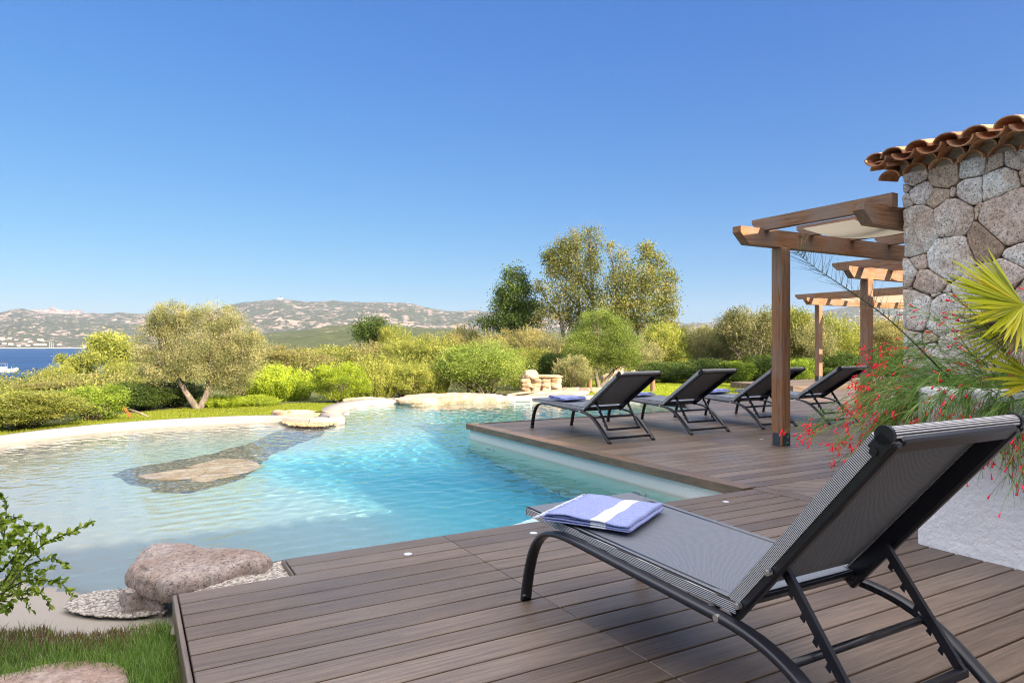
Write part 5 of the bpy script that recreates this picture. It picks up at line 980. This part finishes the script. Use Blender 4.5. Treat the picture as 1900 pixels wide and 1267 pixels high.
# ------------------------------------------------------------------ fan palms
def fan(parent, c, nrm_axis, a0, a1, n, L_, w_, mat, rg, cup=.12, droop=0., name='leaf'):
    """c: hub; nrm_axis: (right, up) vectors spanning the fan plane"""
    rt, upv = nrm_axis; nr = rt.cross(upv); mb = MB()
    for i in range(n):
        a = R(a0+(a1-a0)*i/(n-1)+rg.normal()*1.2); d = (rt*math.cos(a)+upv*math.sin(a)); s = (-rt*math.sin(a)+upv*math.cos(a)); l = L_*rg.uniform(.82, 1.05); cu = rg.normal()*.06+cup; mb.rv = float(np.clip(rg.normal(.5, .25), 0, 1)); rowsv = []
        for k, (f, ww) in enumerate(((0, .08), (.25, .6), (.5, 1), (.72, .8), (.9, .35), (1, .05))):
            q = c+d*l*f+nr*(cu*l*f*f)+Vector((0, 0, -droop*l*f*f)); h = nr*w_*ww*.35; rowsv += [q+s*w_*ww*.5+h, q, q-s*w_*ww*.5+h]
        mb.add(rowsv, [f_ for k in range(5) for f_ in ((k*3, k*3+1, k*3+4, k*3+3), (k*3+1, k*3+2, k*3+5, k*3+4))])
    return mb.build(name, mat, parent, rnd=True)
tp = empty('fan_palm', (0, 0, 0), 0, 'yellow green fan palm in the planter at the right edge', 'palm'); rt = Vector((1, .15, 0)).normalized(); fv = Vector((0, .7, .7)).normalized()
c1 = P(1900, 566, 3.75); fan(tp, c1, (rt, fv), 92, 238, 52, .46, .025, M['palm'], rg, .1, .05); fan(tp, P(1935, 600, 3.95), (Vector((1, -.3, .1)).normalized(), fv), 105, 212, 36, .46, .026, M['palm'], rg, -.12, .05)
fan(tp, P(1930, 705, 3.6), (rt, fv), 120, 200, 18, .34, .024, M['palm'], rg, .12, .08)
tp2 = fan(tp, P(1930, 590, 3.85), (rt, Vector((0, .9, .4))), 168, 232, 26, .56, .02, M['palmdead'], rg, .0, .15, 'dead_leaf')
mb = MB()
for c in (c1, P(1935, 580, 3.95), P(1930, 705, 3.6), P(1930, 590, 3.85)): mb.tube([c, c.lerp(W(5.3, .9, 1.1), .4)+Vector((0, 0, .03)), W(5.3, .9, .9)], [.006, .01, .014], 7)
mb.build('stalk', M['l_lime'], tp, smooth=True, rnd=True); mb = MB(); mb.tube([W(5.3, .9, .8), W(5.3, .9, 1.2)], [.1, .08], 12); mb.build('trunk', M['bark'], tp, smooth=True)

# ------------------------------------------------------------------ boat, far houses, yachts
t = empty('motor_boat', (0, 0, 0), 0, 'white motor boat moored on the blue sea at the left edge', 'boat'); Yb = 9*F/(691-HY); t.location = ((8-CX)/F*Yb, Yb, -7.8); t.rotation_euler = (0, 0, R(8)); mb = MB(); N = 14; secs = []
for i in range(N+1):
    x = -4.2+8.4*i/N; f = i/N; bw = 1.25*(1-max(0, (f-.45)/.55)**2.2); dk_ = .95+.55*f**2; secs += [(x, -bw, dk_), (x-.05*f, -bw*.9, .45+.3*f), (x-.25*f, -bw*.45, -.1+.45*f**3), (x-.3*f, 0, -.3+.6*f**3), (x-.25*f, bw*.45, -.1+.45*f**3), (x-.05*f, bw*.9, .45+.3*f), (x, bw, dk_), (x, 0, dk_-.15)]
mb.add(secs, [(i*8+k, i*8+(k+1) % 8, (i+1)*8+(k+1) % 8, (i+1)*8+k) for i in range(N) for k in range(8)]+[tuple(range(7, -1, -1))]); mb.build('hull', plain('white_gelcoat', (.82, .8, .76), .3), t)
mb = MB(); mb.box((-.4, 0, 1.5), (1.6, 1.3, .8), bev=.12); mb.build('console', plain('white_gelcoat_console', (.8, .79, .76), .3), t)
mb = MB()
for x, y in ((-1.3, -.7), (-1.3, .7), (.6, -.6), (.6, .6)): mb.tube([(x, y, 1.1), (x*.9, y*.9, 2.9)], .04, 6)
mb.box((-.35, 0, 2.93), (2.2, 1.5, .07)); mb.build('canopy_frame', plain('grey_metal', (.4, .4, .42), .4), t); mb = MB(); mb.tube([(2.2, 0, 1.2), (2.2, 0, 2.0)], .04, 6); mb.tube([(3.6, 0, 1.3), (3.6, 0, 1.9)], .03, 6); mb.build('rail', plain('grey_metal_rail', (.5, .5, .5), .4), t)
M['hw'] = plain('far_house_wall', (.72, .62, .5), .9); M['hr'] = plain('far_house_roof', (.5, .3, .2), .9)
hp = None; rg = np.random.default_rng(31)
def hz(px, py, Y): return P(px, py, Y)
for i, (px, py) in enumerate([(5, 627), (18, 626), (30, 629), (8, 636), (20, 637), (48, 628), (56, 632), (68, 638), (80, 638), (52, 639), (75, 629), (110, 638), (160, 642), (214, 592), (35, 640)]):
    Yh = 1722+max(0, (644-py))*16
    if hp is None:
        hp = empty('far_house', (0, 0, 0), 0, 'tiny pale villa on the far shore below the hills', 'house', 'pale villas on the far shore'); mb = MB(); mb.box((0, 0, 1.5), (16, 9, 9)); mb.build('wall', M['hw'], hp); mb = MB(); mb.add([(-8.6, -5, 6), (8.6, -5, 6), (8.6, 5, 6), (-8.6, 5, 6), (-8.6, 0, 8.4), (8.6, 0, 8.4)], [(0, 1, 5, 4), (2, 3, 4, 5), (0, 4, 3), (1, 2, 5)]); mb.build('roof', M['hr'], hp); o = hp
    else: o = copy_tree(hp)
    o.location = hz(px, py+2, Yh); s = rg.uniform(.4, .75); o.scale = (s*rg.uniform(.8, 1.5), s, s*.8); o.rotation_euler = (0, 0, rg.uniform(-.4, .4))
y0 = None
for px in (91.5, 95, 98.5):
    if y0 is None:
        y0 = empty('yacht', (0, 0, 0), 0, 'tiny moored yacht with a tall bare mast off the far shore', 'yacht', 'moored yachts off the far shore'); mb = MB(); mb.add([(-6, -1.5, 1.2), (5, -1.4, 1.3), (8, 0, 1.6), (5, 1.4, 1.3), (-6, 1.5, 1.2), (-5.5, 0, -.4), (5, 0, -.4)], [(0, 1, 2, 3, 4), (0, 5, 6, 1), (1, 6, 2), (2, 6, 3), (3, 6, 5, 4), (0, 4, 5)]); mb.build('hull', M['hw'], y0); mb = MB(); mb.tube([(0, 0, 1), (0, 0, 17)], [.35, .25], 6); mb.build('mast', plain('mast', (.75, .75, .75), .5), y0); o = y0
    else: o = copy_tree(y0)
    o.location = ((px-CX)/F*1690, 1690, -7.9)
# signal building on the summit
t = empty('summit_station', P(520, 556, 4190), 0, 'tiny mast building on the summit of the far hill', 'building'); mb = MB(); mb.box((0, 0, 6), (26, 12, 12)); mb.build('block', M['hw'], t); mb = MB(); mb.tube([(0, 0, 10), (0, 0, 24)], [1.6, .8], 6); mb.build('mast', M['cap'], t)

# ------------------------------------------------------------------ haze
mb = MB(); mb.box((-3000, 3400, 190), (13000, 7400, 440)); hz_ = mb.build('haze', []); hm = bpy.data.materials.new('sea_haze'); hm.use_nodes = True; hn = hm.node_tree; hn.nodes.remove(hn.nodes['Principled BSDF'])
pv = hn.nodes.new('ShaderNodeVolumePrincipled'); pv.inputs['Density'].default_value = 8e-5; pv.inputs['Color'].default_value = (.75, .85, 1, 1); pv.inputs['Anisotropy'].default_value = .3; hn.links.new(pv.outputs[0], hn.nodes['Material Output'].inputs['Volume'])
hz_.data.materials.append(hm); tag(hz_, 'thin blue sea haze over the bay and hills', 'haze', kind='stuff')
